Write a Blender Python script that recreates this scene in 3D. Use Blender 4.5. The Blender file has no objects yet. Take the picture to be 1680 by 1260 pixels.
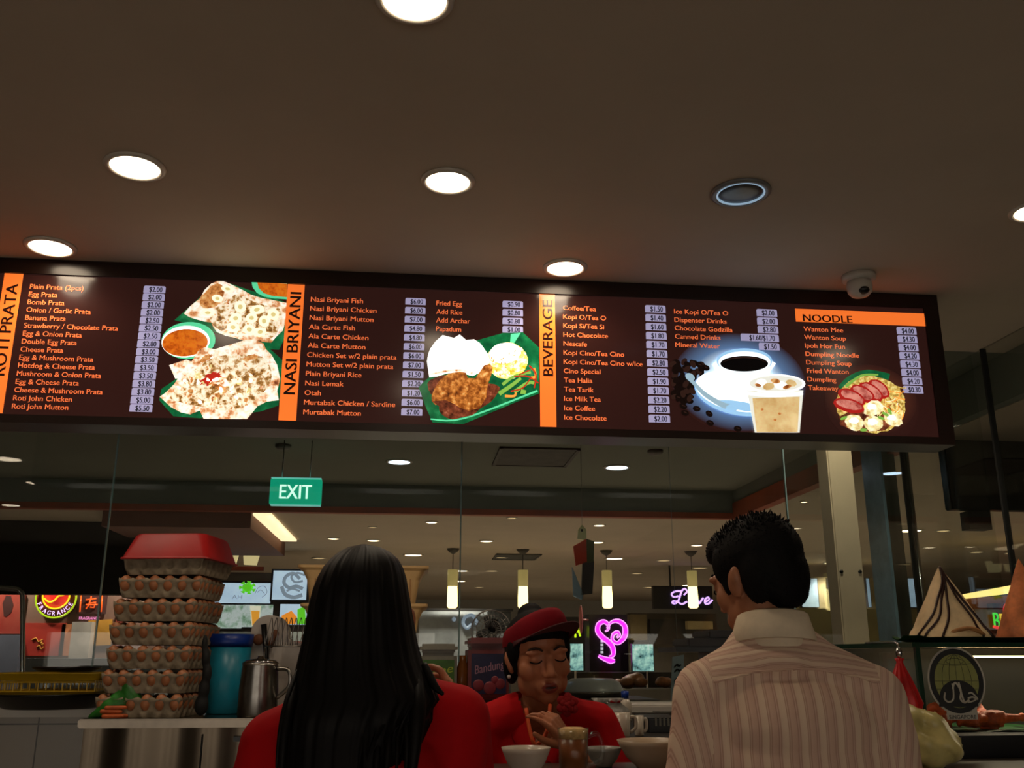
import bpy, bmesh, math, random
from mathutils import Vector, Matrix, Euler
random.seed(7)
R = math.radians
sc = bpy.context.scene
col = sc.collection

# ------------------------------------------------------------------ camera, world, exposure
CAM_H, FOC = 1.45, 1570.0
YAW, PITCH, ROLL = 0.104011, 0.277468, 0.00063
fw = Vector((math.sin(YAW) * math.cos(PITCH), math.cos(YAW) * math.cos(PITCH), math.sin(PITCH)))
rt0 = Vector((math.cos(YAW), -math.sin(YAW), 0))
up0 = rt0.cross(fw)
rt = math.cos(ROLL) * rt0 + math.sin(ROLL) * up0
up = -math.sin(ROLL) * rt0 + math.cos(ROLL) * up0
O = Vector((0, 0, CAM_H))
cam_data = bpy.data.cameras.new('camera')
cam = bpy.data.objects.new('camera', cam_data)
col.objects.link(cam)
m3 = Matrix((rt, up, -fw)).transposed()
cam.matrix_world = Matrix.Translation(O) @ m3.to_4x4()
cam_data.sensor_fit = 'HORIZONTAL'
cam_data.sensor_width = 36.0
cam_data.lens = 36.0 * FOC / 1680.0
cam_data.clip_start = 0.05
cam_data.clip_end = 200
sc.camera = cam

world = bpy.data.worlds.new('world')
sc.world = world
world.use_nodes = True
world.node_tree.nodes['Background'].inputs[0].default_value = (1.0, 0.90, 0.77, 1)
world.node_tree.nodes['Background'].inputs[1].default_value = 2.1

sc.view_settings.view_transform = 'Standard'
sc.view_settings.look = 'None'
sc.view_settings.exposure = 0.0
sc.view_settings.gamma = 1.0
sc.view_settings.use_curve_mapping = False
SPOT_W = 9.0        # each lit downlight over the counter
HALL_W = 90.0         # each lamp of the hall behind the glass

def P(px, py, X=None, Y=None, Z=None):
    """the point of the place seen at a pixel, on a plane of the room"""
    d = fw + rt * ((px - 840) / FOC) - up * ((py - 630) / FOC)
    for i, v in enumerate((X, Y, Z)):
        if v is not None:
            return O + d * ((v - O[i]) / d[i])

# ------------------------------------------------------------------ materials
def S(r, g, b):
    f = lambda c: (c / 255 / 12.92) if c / 255 <= 0.04045 else ((c / 255 + 0.055) / 1.055) ** 2.4
    return (f(r), f(g), f(b), 1.0)

MATS = {}
def mat(name, rgb, rough=0.5, metal=0.0, emit=0.0, spec=0.5, noise=None, bump=0.0, coat=0.0, stops=None, emit_rgb=None, trans=0.0, space='Object'):
    """Principled; noise=(scale, amount) varies the colour, stops=[(pos, rgb)] gives a noise-driven ramp"""
    if name in MATS:
        return MATS[name]
    m = bpy.data.materials.new(name)
    m.use_nodes = True
    nt = m.node_tree
    b = nt.nodes['Principled BSDF']
    b.inputs['Base Color'].default_value = S(*rgb)
    b.inputs['Roughness'].default_value = rough
    b.inputs['Metallic'].default_value = metal
    b.inputs['Specular IOR Level'].default_value = spec
    b.inputs['Coat Weight'].default_value = coat
    b.inputs['Transmission Weight'].default_value = trans
    tc = nt.nodes.new('ShaderNodeTexCoord')
    src = None
    if isinstance(noise, (int, float)):
        noise = (noise, 0.12)
    if noise:
        n = nt.nodes.new('ShaderNodeTexNoise')
        n.inputs['Scale'].default_value = noise[0]
        n.inputs['Detail'].default_value = 5
        n.inputs['Roughness'].default_value = 0.62
        nt.links.new(tc.outputs[space], n.inputs['Vector'])
        ramp = nt.nodes.new('ShaderNodeValToRGB')
        if stops:
            el = ramp.color_ramp.elements
            while len(el) < len(stops):
                el.new(0.5)
            for e, (p, c) in zip(el, stops):
                e.position = p
                e.color = S(*c)
        else:
            a = noise[1]
            lo = tuple(max(0, c * (1 - a)) for c in rgb)
            hi = tuple(min(255, c * (1 + a)) for c in rgb)
            ramp.color_ramp.elements[0].position = 0.3
            ramp.color_ramp.elements[1].position = 0.7
            ramp.color_ramp.elements[0].color = S(*lo)
            ramp.color_ramp.elements[1].color = S(*hi)
        nt.links.new(n.outputs['Fac'], ramp.inputs['Fac'])
        nt.links.new(ramp.outputs['Color'], b.inputs['Base Color'])
        src = ramp
        if bump:
            bp_ = nt.nodes.new('ShaderNodeBump')
            bp_.inputs['Strength'].default_value = bump
            bp_.inputs['Distance'].default_value = 0.01
            nt.links.new(n.outputs['Fac'], bp_.inputs['Height'])
            nt.links.new(bp_.outputs['Normal'], b.inputs['Normal'])
    if emit:
        b.inputs['Emission Strength'].default_value = emit
        if src and not emit_rgb:
            nt.links.new(src.outputs['Color'], b.inputs['Emission Color'])
        else:
            b.inputs['Emission Color'].default_value = S(*(emit_rgb or rgb))
    MATS[name] = m
    return m

def lit(name, rgb, strength=1.0, noise=None, stops=None):
    """a backlit print or lamp face: glossy acrylic front with its own light"""
    return mat(name, rgb, rough=0.16, emit=strength, noise=noise, stops=stops, spec=0.5)

def dark_base(m, k=0.25):
    return m

def glass_mat(name, tint=(0.95, 0.975, 0.955), ior=1.42, haze=0.0):
    if name in MATS:
        return MATS[name]
    m = bpy.data.materials.new(name)
    m.use_nodes = True
    nt = m.node_tree
    for n in list(nt.nodes):
        nt.nodes.remove(n)
    out = nt.nodes.new('ShaderNodeOutputMaterial')
    mix = nt.nodes.new('ShaderNodeMixShader')
    lw = nt.nodes.new('ShaderNodeLayerWeight')
    lw.inputs['Blend'].default_value = 0.5
    pw = nt.nodes.new('ShaderNodeMath'); pw.operation = 'POWER'; pw.inputs[1].default_value = 4.0
    nt.links.new(lw.outputs['Facing'], pw.inputs[0])
    fr = nt.nodes.new('ShaderNodeMath'); fr.operation = 'MULTIPLY_ADD'; fr.inputs[1].default_value = 0.75; fr.inputs[2].default_value = ((ior - 1) / (ior + 1)) ** 2
    nt.links.new(pw.outputs[0], fr.inputs[0])
    tr = nt.nodes.new('ShaderNodeBsdfTransparent')
    tr.inputs['Color'].default_value = (*tint, 1)
    gl = nt.nodes.new('ShaderNodeBsdfGlossy')
    gl.inputs['Roughness'].default_value = 0.01
    nt.links.new(fr.outputs[0], mix.inputs[0])
    nt.links.new(tr.outputs[0], mix.inputs[1])
    nt.links.new(gl.outputs[0], mix.inputs[2])
    nt.links.new(mix.outputs[0], out.inputs['Surface'])
    MATS[name] = m
    return m

def stripe_mat(name, axis, period, stops, rough=0.8, wob=0.0):
    """woven stripes across one axis of the cloth"""
    m = bpy.data.materials.new(name)
    m.use_nodes = True
    nt = m.node_tree
    b = nt.nodes['Principled BSDF']
    b.inputs['Roughness'].default_value = rough
    b.inputs['Specular IOR Level'].default_value = 0.2
    tc = nt.nodes.new('ShaderNodeTexCoord')
    sep = nt.nodes.new('ShaderNodeSeparateXYZ')
    vec = tc.outputs['Object']
    if wob:
        nz = nt.nodes.new('ShaderNodeTexNoise')
        nz.inputs['Scale'].default_value = 4
        nt.links.new(vec, nz.inputs['Vector'])
        mx = nt.nodes.new('ShaderNodeVectorMath')
        mx.operation = 'MULTIPLY_ADD'
        mx.inputs[1].default_value = (wob, wob, wob)
        nt.links.new(nz.outputs['Color'], mx.inputs[0])
        nt.links.new(vec, mx.inputs[2])
        vec = mx.outputs[0]
    dot = nt.nodes.new('ShaderNodeVectorMath')
    dot.operation = 'DOT_PRODUCT'
    dot.inputs[1].default_value = Vector(axis).normalized() / period
    nt.links.new(vec, dot.inputs[0])
    fr = nt.nodes.new('ShaderNodeMath')
    fr.operation = 'FRACT'
    nt.links.new(dot.outputs['Value'], fr.inputs[0])
    ramp = nt.nodes.new('ShaderNodeValToRGB')
    el = ramp.color_ramp.elements
    while len(el) < len(stops):
        el.new(0.5)
    for e, (p, c) in zip(el, stops):
        e.position = p
        e.color = S(*c)
    nt.links.new(fr.outputs[0], ramp.inputs['Fac'])
    nt.links.new(ramp.outputs['Color'], b.inputs['Base Color'])
    MATS[name] = m
    return m

# ------------------------------------------------------------------ mesh builder
class MB:
    def __init__(s):
        s.v, s.f, s.mi, s.sm = [], [], [], []
        s.M = Matrix()
        s.k = 0
    def add(s, vs, fs, smooth=False, k=None):
        o = len(s.v)
        s.v += [s.M @ Vector(v) for v in vs]
        s.f += [tuple(i + o for i in f) for f in fs]
        s.mi += [s.k if k is None else k] * len(fs)
        s.sm += [smooth] * len(fs)
        return s
    def box(s, lo, hi, k=None):
        x0, y0, z0 = lo
        x1, y1, z1 = hi
        v = [(x0, y0, z0), (x1, y0, z0), (x1, y1, z0), (x0, y1, z0), (x0, y0, z1), (x1, y0, z1), (x1, y1, z1), (x0, y1, z1)]
        return s.add(v, [(0, 3, 2, 1), (4, 5, 6, 7), (0, 1, 5, 4), (1, 2, 6, 5), (2, 3, 7, 6), (3, 0, 4, 7)], k=k)
    def cbox(s, c, size, k=None):
        return s.box([c[i] - size[i] / 2 for i in range(3)], [c[i] + size[i] / 2 for i in range(3)], k)
    def tube(s, path, r, n=8, k=None, caps=True, smooth=True, closed=False):
        pts = [Vector(p) for p in path]
        N = len(pts)
        rs = r if isinstance(r, (list, tuple)) else [r] * N
        vs, fs = [], []
        ref = None
        for i, p in enumerate(pts):
            if closed:
                t = pts[(i + 1) % N] - pts[i - 1]
            else:
                t = pts[min(i + 1, N - 1)] - pts[max(i - 1, 0)]
            t = t.normalized() if t.length > 1e-9 else Vector((0, 0, 1))
            if ref is None:
                ref = t.orthogonal().normalized()
            a = ref - t * ref.dot(t)
            a = a.normalized() if a.length > 1e-6 else t.orthogonal().normalized()
            ref = a
            b = t.cross(a)
            for j in range(n):
                q = 2 * math.pi * j / n
                vs.append(p + (a * math.cos(q) + b * math.sin(q)) * rs[i])
        for i in range(N if closed else N - 1):
            i2 = (i + 1) % N
            for j in range(n):
                fs.append((i * n + j, i * n + (j + 1) % n, i2 * n + (j + 1) % n, i2 * n + j))
        if caps and not closed:
            fs.append(tuple(range(n))[::-1])
            fs.append(tuple((N - 1) * n + j for j in range(n)))
        return s.add(vs, fs, smooth, k)
    def cyl(s, p0, p1, r0, r1=None, n=20, k=None, smooth=True):
        return s.tube([p0, p1], [r0, r0 if r1 is None else r1], n, k, True, smooth)
    def lathe(s, prof, c=(0, 0, 0), n=32, k=None, smooth=True, ripple=None):
        vs, fs = [], []
        m = len(prof)
        for i, (r, z) in enumerate(prof):
            for j in range(n):
                q = 2 * math.pi * j / n
                rr = r * (ripple(q, z) if ripple else 1)
                vs.append((c[0] + rr * math.cos(q), c[1] + rr * math.sin(q), c[2] + z))
        for i in range(m - 1):
            for j in range(n):
                fs.append((i * n + j, i * n + (j + 1) % n, (i + 1) * n + (j + 1) % n, (i + 1) * n + j))
        if prof[0][0] > 1e-5 and prof[-1][0] > 1e-5 and abs(prof[0][0] - prof[-1][0]) < .15 * prof[0][0] and abs(prof[0][1] - prof[-1][1]) < .35 * prof[0][0]:
            fs += [((m - 1) * n + j, (m - 1) * n + (j + 1) % n, (j + 1) % n, j) for j in range(n)]
            return s.add(vs, fs, smooth, k)
        if prof[0][0] > 1e-5:
            fs.append(tuple(range(n))[::-1])
        if prof[-1][0] > 1e-5:
            fs.append(tuple((m - 1) * n + j for j in range(n)))
        return s.add(vs, fs, smooth, k)
    def ell(s, c, r, rot=None, nu=20, nv=12, k=None):
        vs, fs = [], []
        q = (rot.to_matrix() if isinstance(rot, Euler) else rot) if rot is not None else Matrix.Identity(3)
        c = Vector(c)
        for i in range(1, nv):
            a = math.pi * i / nv
            for j in range(nu):
                b = 2 * math.pi * j / nu
                vs.append(c + q @ Vector((r[0] * math.sin(a) * math.cos(b), r[1] * math.sin(a) * math.sin(b), r[2] * math.cos(a))))
        vs.append(c + q @ Vector((0, 0, r[2])))
        vs.append(c - q @ Vector((0, 0, r[2])))
        t, bo = len(vs) - 2, len(vs) - 1
        for i in range(nv - 2):
            for j in range(nu):
                fs.append((i * nu + j, (i + 1) * nu + j, (i + 1) * nu + (j + 1) % nu, i * nu + (j + 1) % nu))
        for j in range(nu):
            fs.append((t, j, (j + 1) % nu))
            fs.append((bo, (nv - 2) * nu + (j + 1) % nu, (nv - 2) * nu + j))
        return s.add(vs, fs, True, k)
    def cap(s, p0, p1, r0, r1=None, n=14):
        r1 = r0 if r1 is None else r1
        s.tube([p0, p1], [r0, r1], n)
        s.ell(p0, (r0, r0, r0), nu=n, nv=8)
        s.ell(p1, (r1, r1, r1), nu=n, nv=8)
        return s
    def chain(s, pts, rs):
        for i in range(len(pts) - 1):
            s.cap(pts[i], pts[i + 1], rs[i], rs[i + 1])
        return s
    def prism(s, pts, d, k=None):
        """polygon extruded by the vector d (front face = the polygon itself)"""
        n = len(pts)
        pts = [Vector(p) for p in pts]
        d = Vector(d)
        vs = pts + [p + d for p in pts]
        fs = [tuple(range(n)), tuple(range(2 * n - 1, n - 1, -1))] + [(i, i + n, (i + 1) % n + n, (i + 1) % n) for i in range(n)]
        return s.add(vs, fs, False, k)
    def grid(s, rows, k=None, smooth=True, closed=False):
        n = len(rows[0])
        vs = [p for r in rows for p in r]
        fs = []
        for i in range(len(rows) - 1):
            for j in range(n if closed else n - 1):
                fs.append((i * n + j, i * n + (j + 1) % n, (i + 1) * n + (j + 1) % n, (i + 1) * n + j))
        return s.add(vs, fs, smooth, k)
    def mesh(s, name, mats):
        me = bpy.data.meshes.new(name)
        me.from_pydata([tuple(v) for v in s.v], [], s.f)
        for m in mats if isinstance(mats, (list, tuple)) else [mats]:
            me.materials.append(m)
        me.polygons.foreach_set('material_index', s.mi)
        me.polygons.foreach_set('use_smooth', s.sm)
        me.update()
        return me
    def build(s, name, mats, parent=None, bevel=0.0, recalc=True):
        me = s.mesh(name, mats)
        if recalc or bevel:
            bm = bmesh.new()
            bm.from_mesh(me)
            if recalc:
                bmesh.ops.recalc_face_normals(bm, faces=bm.faces)
            if bevel:
                es = [e for e in bm.edges if len(e.link_faces) == 2 and e.calc_face_angle(0) > 0.6]
                bmesh.ops.bevel(bm, geom=es, offset=bevel, segments=2, affect='EDGES', clamp_overlap=True)
            bm.to_mesh(me)
            bm.free()
        o = bpy.data.objects.new(name, me)
        col.objects.link(o)
        if parent is not None:
            o.parent = parent
            o.matrix_parent_inverse = Matrix.Translation(parent.location).inverted() if False else Matrix()
        return o

def tag(o, label=None, cat=None, group=None, kind=None):
    if label: o['label'] = label
    if cat: o['category'] = cat
    if group: o['group'] = group
    if kind: o['kind'] = kind
    return o

def empty(name, label, cat, loc=(0, 0, 0), rz=0.0, group=None):
    o = bpy.data.objects.new(name, None)
    o.empty_display_size = 0.1
    col.objects.link(o)
    o.location = loc
    o.rotation_euler = (0, 0, rz)
    return tag(o, label, cat, group)

def struct(o):
    o['kind'] = 'structure'
    return o

def rel(mb, root):
    """move world-built geometry into the frame of its (unrotated) root"""
    l = Vector(root.location)
    mb.v = [v - l for v in mb.v]
    return mb

def copy_tree(o, parent=None):
    c = o.copy()
    col.objects.link(c)
    if parent is not None:
        c.parent = parent
    for ch in list(o.children):
        copy_tree(ch, c)
    return c

def remeshed(mb, voxel, smooth=6, factor=0.5):
    """one continuous skin over all the shapes in mb"""
    me = mb.mesh('skin_tmp', [])
    o = bpy.data.objects.new('skin_tmp', me)
    col.objects.link(o)
    r = o.modifiers.new('r', 'REMESH')
    r.mode = 'VOXEL'
    r.voxel_size = voxel
    r.use_smooth_shade = True
    if smooth:
        sm = o.modifiers.new('s', 'SMOOTH')
        sm.factor = factor
        sm.iterations = smooth
    dg = bpy.context.evaluated_depsgraph_get()
    res = bpy.data.meshes.new_from_object(o.evaluated_get(dg))
    bpy.data.objects.remove(o)
    bpy.data.meshes.remove(me)
    res.polygons.foreach_set('use_smooth', [True] * len(res.polygons))
    return res

def link_mesh(name, me, mats, parent=None):
    me.materials.clear()
    for m in mats if isinstance(mats, (list, tuple)) else [mats]:
        me.materials.append(m)
    me.name = name
    o = bpy.data.objects.new(name, me)
    col.objects.link(o)
    if parent is not None:
        o.parent = parent
    return o

# ------------------------------------------------------------------ lettering
_txt = {}
def text_geo(s, bold=0.0):
    """outline of a word as flat faces in x (reading) and y (up), cap height about 1"""
    bold = 0.0
    key = (s, bold)
    if key not in _txt:
        cu = bpy.data.curves.new('t', 'FONT')
        cu.body = s
        cu.size = 1.38
        cu.offset = bold
        cu.resolution_u = 3
        cu.fill_mode = 'FRONT'
        o = bpy.data.objects.new('t', cu)
        me = bpy.data.meshes.new_from_object(o)
        vs = [tuple(v.co) for v in me.vertices]
        fs = [tuple(p.vertices) for p in me.polygons]
        bpy.data.objects.remove(o)
        bpy.data.curves.remove(cu)
        bpy.data.meshes.remove(me)
        x0 = min(v[0] for v in vs); x1 = max(v[0] for v in vs)
        _txt[key] = ([(v[0] - x0, v[1]) for v in vs], fs, x1 - x0)
    return _txt[key]

def put_text(mb, s, org, ex, ey, h, w=None, xs=1.0, bold=0.02, center=False, k=None, slant=0.0):
    """letter s from org along ex with caps h tall along ey; w sets the whole width"""
    vs, fs, tw = text_geo(s, bold)
    ex, ey, org = Vector(ex), Vector(ey), Vector(org)
    sx = (w / tw) if w else h * xs
    if center:
        org = org - ex * (tw * sx / 2) - ey * (h / 2)
    nrm = ex.cross(ey).normalized()
    for db in ((0.0,) if bold < .001 else (-bold * .5, bold * .5)):
        mb.add([org + (nrm * .00025 if db > 0 else Vector()) + ex * ((v[0] + slant * v[1]) * sx + db * h) + ey * (v[1] * h) for v in vs], fs, False, k)
    return tw * sx

def smooth_path(pts, n=6, closed=False):
    """Catmull-Rom through the points"""
    pts = [Vector(p) for p in pts]
    out = []
    N = len(pts)
    rng = range(N if closed else N - 1)
    for i in rng:
        if closed:
            a, b, c, d = pts[i - 1], pts[i], pts[(i + 1) % N], pts[(i + 2) % N]
        else:
            a, b, c, d = pts[max(i - 1, 0)], pts[i], pts[i + 1], pts[min(i + 2, N - 1)]
        for j in range(n):
            t = j / n
            out.append(0.5 * ((2 * b) + (c - a) * t + (2 * a - 5 * b + 4 * c - d) * t * t + (3 * b - a - 3 * c + d) * t ** 3))
    if not closed:
        out.append(pts[-1])
    return out
# ------------------------------------------------------------------ the setting
ZC, ZL = 2.85, 2.62          # ceiling over the counter, lower ceiling of the hall
YB = 8.10                    # bulkhead between them
XR = 2.80                    # right bulkhead
YG = 4.10                    # glass wall behind the stall
XG = 2.66                    # glass wall to the right
YD = 3.415                   # face of the menu lightbox

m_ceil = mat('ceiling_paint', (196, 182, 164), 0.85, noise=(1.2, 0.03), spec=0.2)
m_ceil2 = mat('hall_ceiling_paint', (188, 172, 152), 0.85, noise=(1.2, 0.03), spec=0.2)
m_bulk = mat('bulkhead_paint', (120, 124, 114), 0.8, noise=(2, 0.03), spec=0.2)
m_trim = mat('rust_trim', (150, 70, 40), 0.6, noise=(3, 0.08))
m_floor = mat('floor_tile', (166, 158, 148), 0.35, noise=(2.5, 0.08))
m_wall = mat('hall_wall', (186, 182, 174), 0.8, noise=(1.5, 0.04))
m_white = mat('white_paint', (215, 208, 198), 0.5, noise=(6, 0.03))
m_steel = mat('brushed_steel', (150, 146, 140), 0.28, metal=1.0, noise=(40, 0.06))
m_chrome = mat('chrome', (190, 190, 192), 0.12, metal=1.0)
m_black = mat('black_plastic', (14, 14, 15), 0.35, noise=(30, 0.2))
m_blackmatt = mat('black_matt', (10, 10, 11), 0.75, noise=(30, 0.2))
m_glass = glass_mat('window_glass')
m_clear = glass_mat('clear_plastic', (0.93, 0.95, 0.94), 1.35)
m_glassedge = mat('glass_edge', (120, 150, 150), 0.2, noise=(20, 0.1))
m_joint = mat('dark_sealant', (16, 18, 16), 0.6, noise=(30, 0.2))

b = MB(); b.box((-9, -5, -0.1), (11, 21.2, 0)); struct(b.build('floor', m_floor))
b = MB(); b.box((-9, -5, ZC), (XR, YG, ZC + 0.12)); struct(b.build('ceiling', m_ceil))
b = MB(); b.box((-9, YG, ZC), (XR, YB, ZC + 0.12)); struct(b.build('ceiling_coffer_dimmed', mat('coffer_dimmed', (122, 124, 112), 0.85, noise=(1.2, .03), spec=.2)))  # same ceiling, its colour darkened and greyed to imitate weaker light here
b = MB(); b.box((-9, YB + 0.06, ZL), (11, 21.2, ZL + 0.1)); b.box((XR + 0.06, -5, ZL), (11, YB + 0.06, ZL + 0.1))
struct(b.build('ceiling_lower', m_ceil2))
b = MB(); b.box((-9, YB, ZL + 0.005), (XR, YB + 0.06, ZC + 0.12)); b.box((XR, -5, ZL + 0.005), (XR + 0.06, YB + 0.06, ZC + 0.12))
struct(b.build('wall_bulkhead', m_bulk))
b = MB(); b.box((-9, YB - 0.015, ZL - 0.015), (XR - 0.016, YB + 0.07, ZL + 0.035)); struct(b.build('trim_1', m_trim))
b = MB(); b.box((XR - 0.015, 4.9, ZL - 0.015), (XR + 0.07, YB + 0.07, ZL + 0.12)); struct(b.build('trim_2', m_trim))
b = MB(); b.box((-9, 21, 0), (11, 21.2, ZL)); struct(b.build('wall_far', m_wall))
b = MB(); b.box((-9.2, -5, 0), (-9, 21.2, ZC)); struct(b.build('wall_left', m_wall))
b = MB(); b.box((11, -5, 0), (11.2, 21.2, ZL)); struct(b.build('wall_right', m_wall))

b = MB()
for x0_, x1_ in ((-9, -4.6), (-3.4, -2.5), (-1.5, -.75), (.35, 1.0), (1.9, 2.75), (3.9, 11)):
    b.box((x0_, -5.15, 0), (x1_, -5, 1.75))
b.box((-9, -5.15, 1.75), (11, -5, ZC))
struct(b.build('wall_back_added', m_wall))  # unseen wall added so its gaps make bright bands in the steel
# half-height tiled wall under the glass, its ledge, the glass panes
def tile_mat():
    m = mat('wall_tile', (150, 142, 130), 0.3)
    nt = m.node_tree
    br = nt.nodes.new('ShaderNodeTexBrick')
    br.offset = 0.0
    br.inputs['Scale'].default_value = 1.0
    br.inputs['Brick Width'].default_value = 0.2
    br.inputs['Row Height'].default_value = 0.2
    br.inputs['Mortar Size'].default_value = 0.003
    br.inputs['Color1'].default_value = S(160, 150, 136)
    br.inputs['Color2'].default_value = S(150, 141, 128)
    br.inputs['Mortar'].default_value = S(70, 62, 55)
    tc = nt.nodes.new('ShaderNodeTexCoord')
    mp = nt.nodes.new('ShaderNodeMapping')
    mp.inputs['Rotation'].default_value = (R(90), 0, 0)
    nt.links.new(tc.outputs['Object'], mp.inputs['Vector'])
    nt.links.new(mp.outputs[0], br.inputs['Vector'])
    nt.links.new(br.outputs['Color'], nt.nodes['Principled BSDF'].inputs['Base Color'])
    return m
b = MB(); b.box((-4.2, YG - 0.05, 0), (XG - 0.03, YG + 0.05, 1.235)); struct(b.build('wall_tiled', tile_mat()))
b = MB(); b.box((-4.2, 3.86, 1.235), (XG - 0.03, YG + 0.1, 1.268)); struct(b.build('trim_3', m_white, bevel=0.006))
gx = [-4.2, -2.69, -1.242, 0.208, 1.66, XG - 0.03]
for i in range(5):
    b = MB(); b.box((gx[i] + 0.003, YG - 0.004, 1.268), (gx[i + 1] - 0.003, YG + 0.004, ZC))
    struct(b.build('window_%d' % (i + 1), m_glass))
for i, x in enumerate(gx[1:5]):
    b = MB(); b.box((x - 0.0028, YG - 0.005, 1.268), (x + 0.0028, YG + 0.005, ZC)); struct(b.build('trim_%d' % (4 + i), m_glassedge))
yb = P(1484, 780, X=XG).y
gy = [1.6, 2.45, 3.13, P(1655, 545, Z=ZC).y, P(1593, 572, Z=ZC).y, yb, 6.6]
gy[3] = 3.66
for i in range(6):
    b = MB(); b.box((XG - 0.004, gy[i] + 0.004, 0.0), (XG + 0.004, gy[i + 1] - 0.004, ZC))
    struct(b.build('window_%d' % (6 + i), m_glass))
for i, y in enumerate(gy[1:6]):
    b = MB(); b.box((XG - 0.012, y - 0.007, 0.0), (XG + 0.012, y + 0.007, ZC)); struct(b.build('trim_%d' % (8 + i), m_joint))
# slim steel post beside the joint, white corner column with two bolts
xs_, ys_ = 2.55, yb - 0.02
b = MB(); b.cyl((P(1492, 790, Y=yb).x, yb, 0), (P(1492, 790, Y=yb).x, yb, ZC), 0.012); t = b.build('steel_post', m_chrome)
tag(t, 'slim steel post behind the glass, between the white column and the dark glass joint', 'post')
c0 = P(1357, 750, Y=4.24); c1 = P(1398, 750, Y=4.24)
t = empty('column', 'pale cream column standing just behind the glass near the end of the menu board', 'column', ((c0.x + c1.x) / 2, 4.3, 0))
hw = (c1.x - c0.x) / 2
b = MB(); b.box((-hw, -0.06, 0), (hw, 0.06, ZC)); b.build('shaft', mat('column_paint', (205, 190, 165), 0.55, noise=(5, 0.03)), t, bevel=0.006)
for s in (-1, 1):
    b = MB(); z = P(1400, 938, Y=4.24).z; b.cyl((s * hw * 0.72, -0.066, z), (s * hw * 0.72, -0.06, z), 0.008); b.build('bolt', m_black, t)
# bluish glass fin and a grey-green partition edge beyond the column
b = MB(); q = P(1432, 850, Y=4.9); b.box((q.x - 0.008, 4.75, 0), (q.x + 0.008, 4.95, ZC)); t = b.build('glass_fin', mat('blue_glass_edge', (110, 135, 150), 0.2, noise=(9, 0.1)))
tag(t, 'bluish upright glass fin to the right of the cream column', 'glass fin')
b = MB(); q = P(1462, 850, Y=5.3); b.box((q.x - 0.05, 5.3, 0), (q.x + 0.06, 5.38, ZC)); t = b.build('partition_post', mat('grey_green_panel', (96, 98, 84), 0.6, noise=(5, 0.06)))
tag(t, 'broad grey green upright post between the glass fin and the steel post', 'post')

# ------------------------------------------------------------------ downlights
m_ring = mat('lamp_ring', (205, 196, 182), 0.35, noise=(20, 0.03))
m_lens = lit('lamp_lens_warm', (255, 232, 200), 12.0)
m_lens_h = lit('lamp_lens_hall', (255, 228, 190), 5.0)
m_lens_d = lit('lamp_lens_dim', (240, 205, 150), 0.7)
m_lens_b = lit('lamp_lens_blue', (200, 225, 255), 9.0)

def downlight(x, y, z, rad, lens, label, group, power=0.0, color=(1, 0.83, 0.62), spot=150, name='ceiling_downlight'):
    t = empty(name, label, 'ceiling light', (x, y, z), 0, group)
    b = MB()
    b.lathe([(rad, -0.001), (rad * 1.25, -0.001), (rad * 1.24, -0.006), (rad * 1.1, -0.011), (rad * 1.0, -0.009), (rad * 0.98, -0.003)], n=40)
    b.build('trim_ring', m_ring, t)
    b = MB()
    b.lathe([(rad * 0.99, -0.003), (rad * 0.99, -0.006), (rad * 0.8, -0.0085), (rad * 0.4, -0.0095), (0.0, -0.01)], n=40)
    b.build('lens', lens, t)
    if power:
        ld = bpy.data.lights.new('bulb', 'SPOT')
        ld.energy = power
        ld.color = color
        ld.spot_size = R(spot)
        ld.spot_blend = 0.6
        ld.shadow_soft_size = rad * 0.8
        lo = bpy.data.objects.new('bulb', ld)
        col.objects.link(lo)
        lo.parent = t
        lo.location = (0, 0, -0.03)
    return t

FRONT = 'warm downlights over the counter'
for px, py, rad, lab in [
    (222, 272, 0.071, 'lit warm downlight at the left, in the second row from the menu board'),
    (735, 296, 0.067, 'lit warm downlight in the middle of the ceiling, straight above the long haired person'),
    (83, 404, 0.071, 'lit warm downlight close to the menu board above the prata price list'),
    (927, 438, 0.067, 'lit warm downlight close to the menu board above the beverage heading'),
    (680, -4, 0.071, 'lit warm downlight cut by the top edge of the photo'),
    (1700, 344, 0.067, 'lit warm downlight cut by the right edge of the photo')]:
    q = P(px, py, Z=ZC)
    downlight(q.x, q.y, ZC, rad, m_lens, lab, FRONT, SPOT_W)
downlight(1.86, 3.80, ZC, .06, m_lens, 'lit warm downlight hidden behind the end of the menu board, over the cream column', FRONT, 22.0)
# the one that is out: grey ring, bright bluish rim, dark glass
q = P(1215, 315, Z=ZC)
t = empty('ceiling_downlight', 'unlit downlight with dark glass and a bluish rim, above the beverage prices', 'ceiling light', (q.x, q.y, ZC))
b = MB(); b.lathe([(0.071, -0.001), (0.094, -0.001), (0.093, -0.006), (0.085, -0.010), (0.074, -0.008)], n=48); b.build('trim_ring', mat('grey_ring', (120, 120, 120), 0.4, noise=(20, 0.04)), t)
b = MB(); b.lathe([(0.070, -0.003), (0.075, -0.003), (0.075, -0.009), (0.070, -0.009)], n=48)
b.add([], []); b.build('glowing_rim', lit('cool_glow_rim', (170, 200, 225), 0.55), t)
b = MB(); b.lathe([(0.070, -0.004), (0.066, -0.0055), (0.035, -0.0065), (0, -0.007)], n=48); b.build('lens', mat('dark_lens', (34, 26, 22), 0.25, noise=(9, 0.1), spec=0.2), t)

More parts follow.
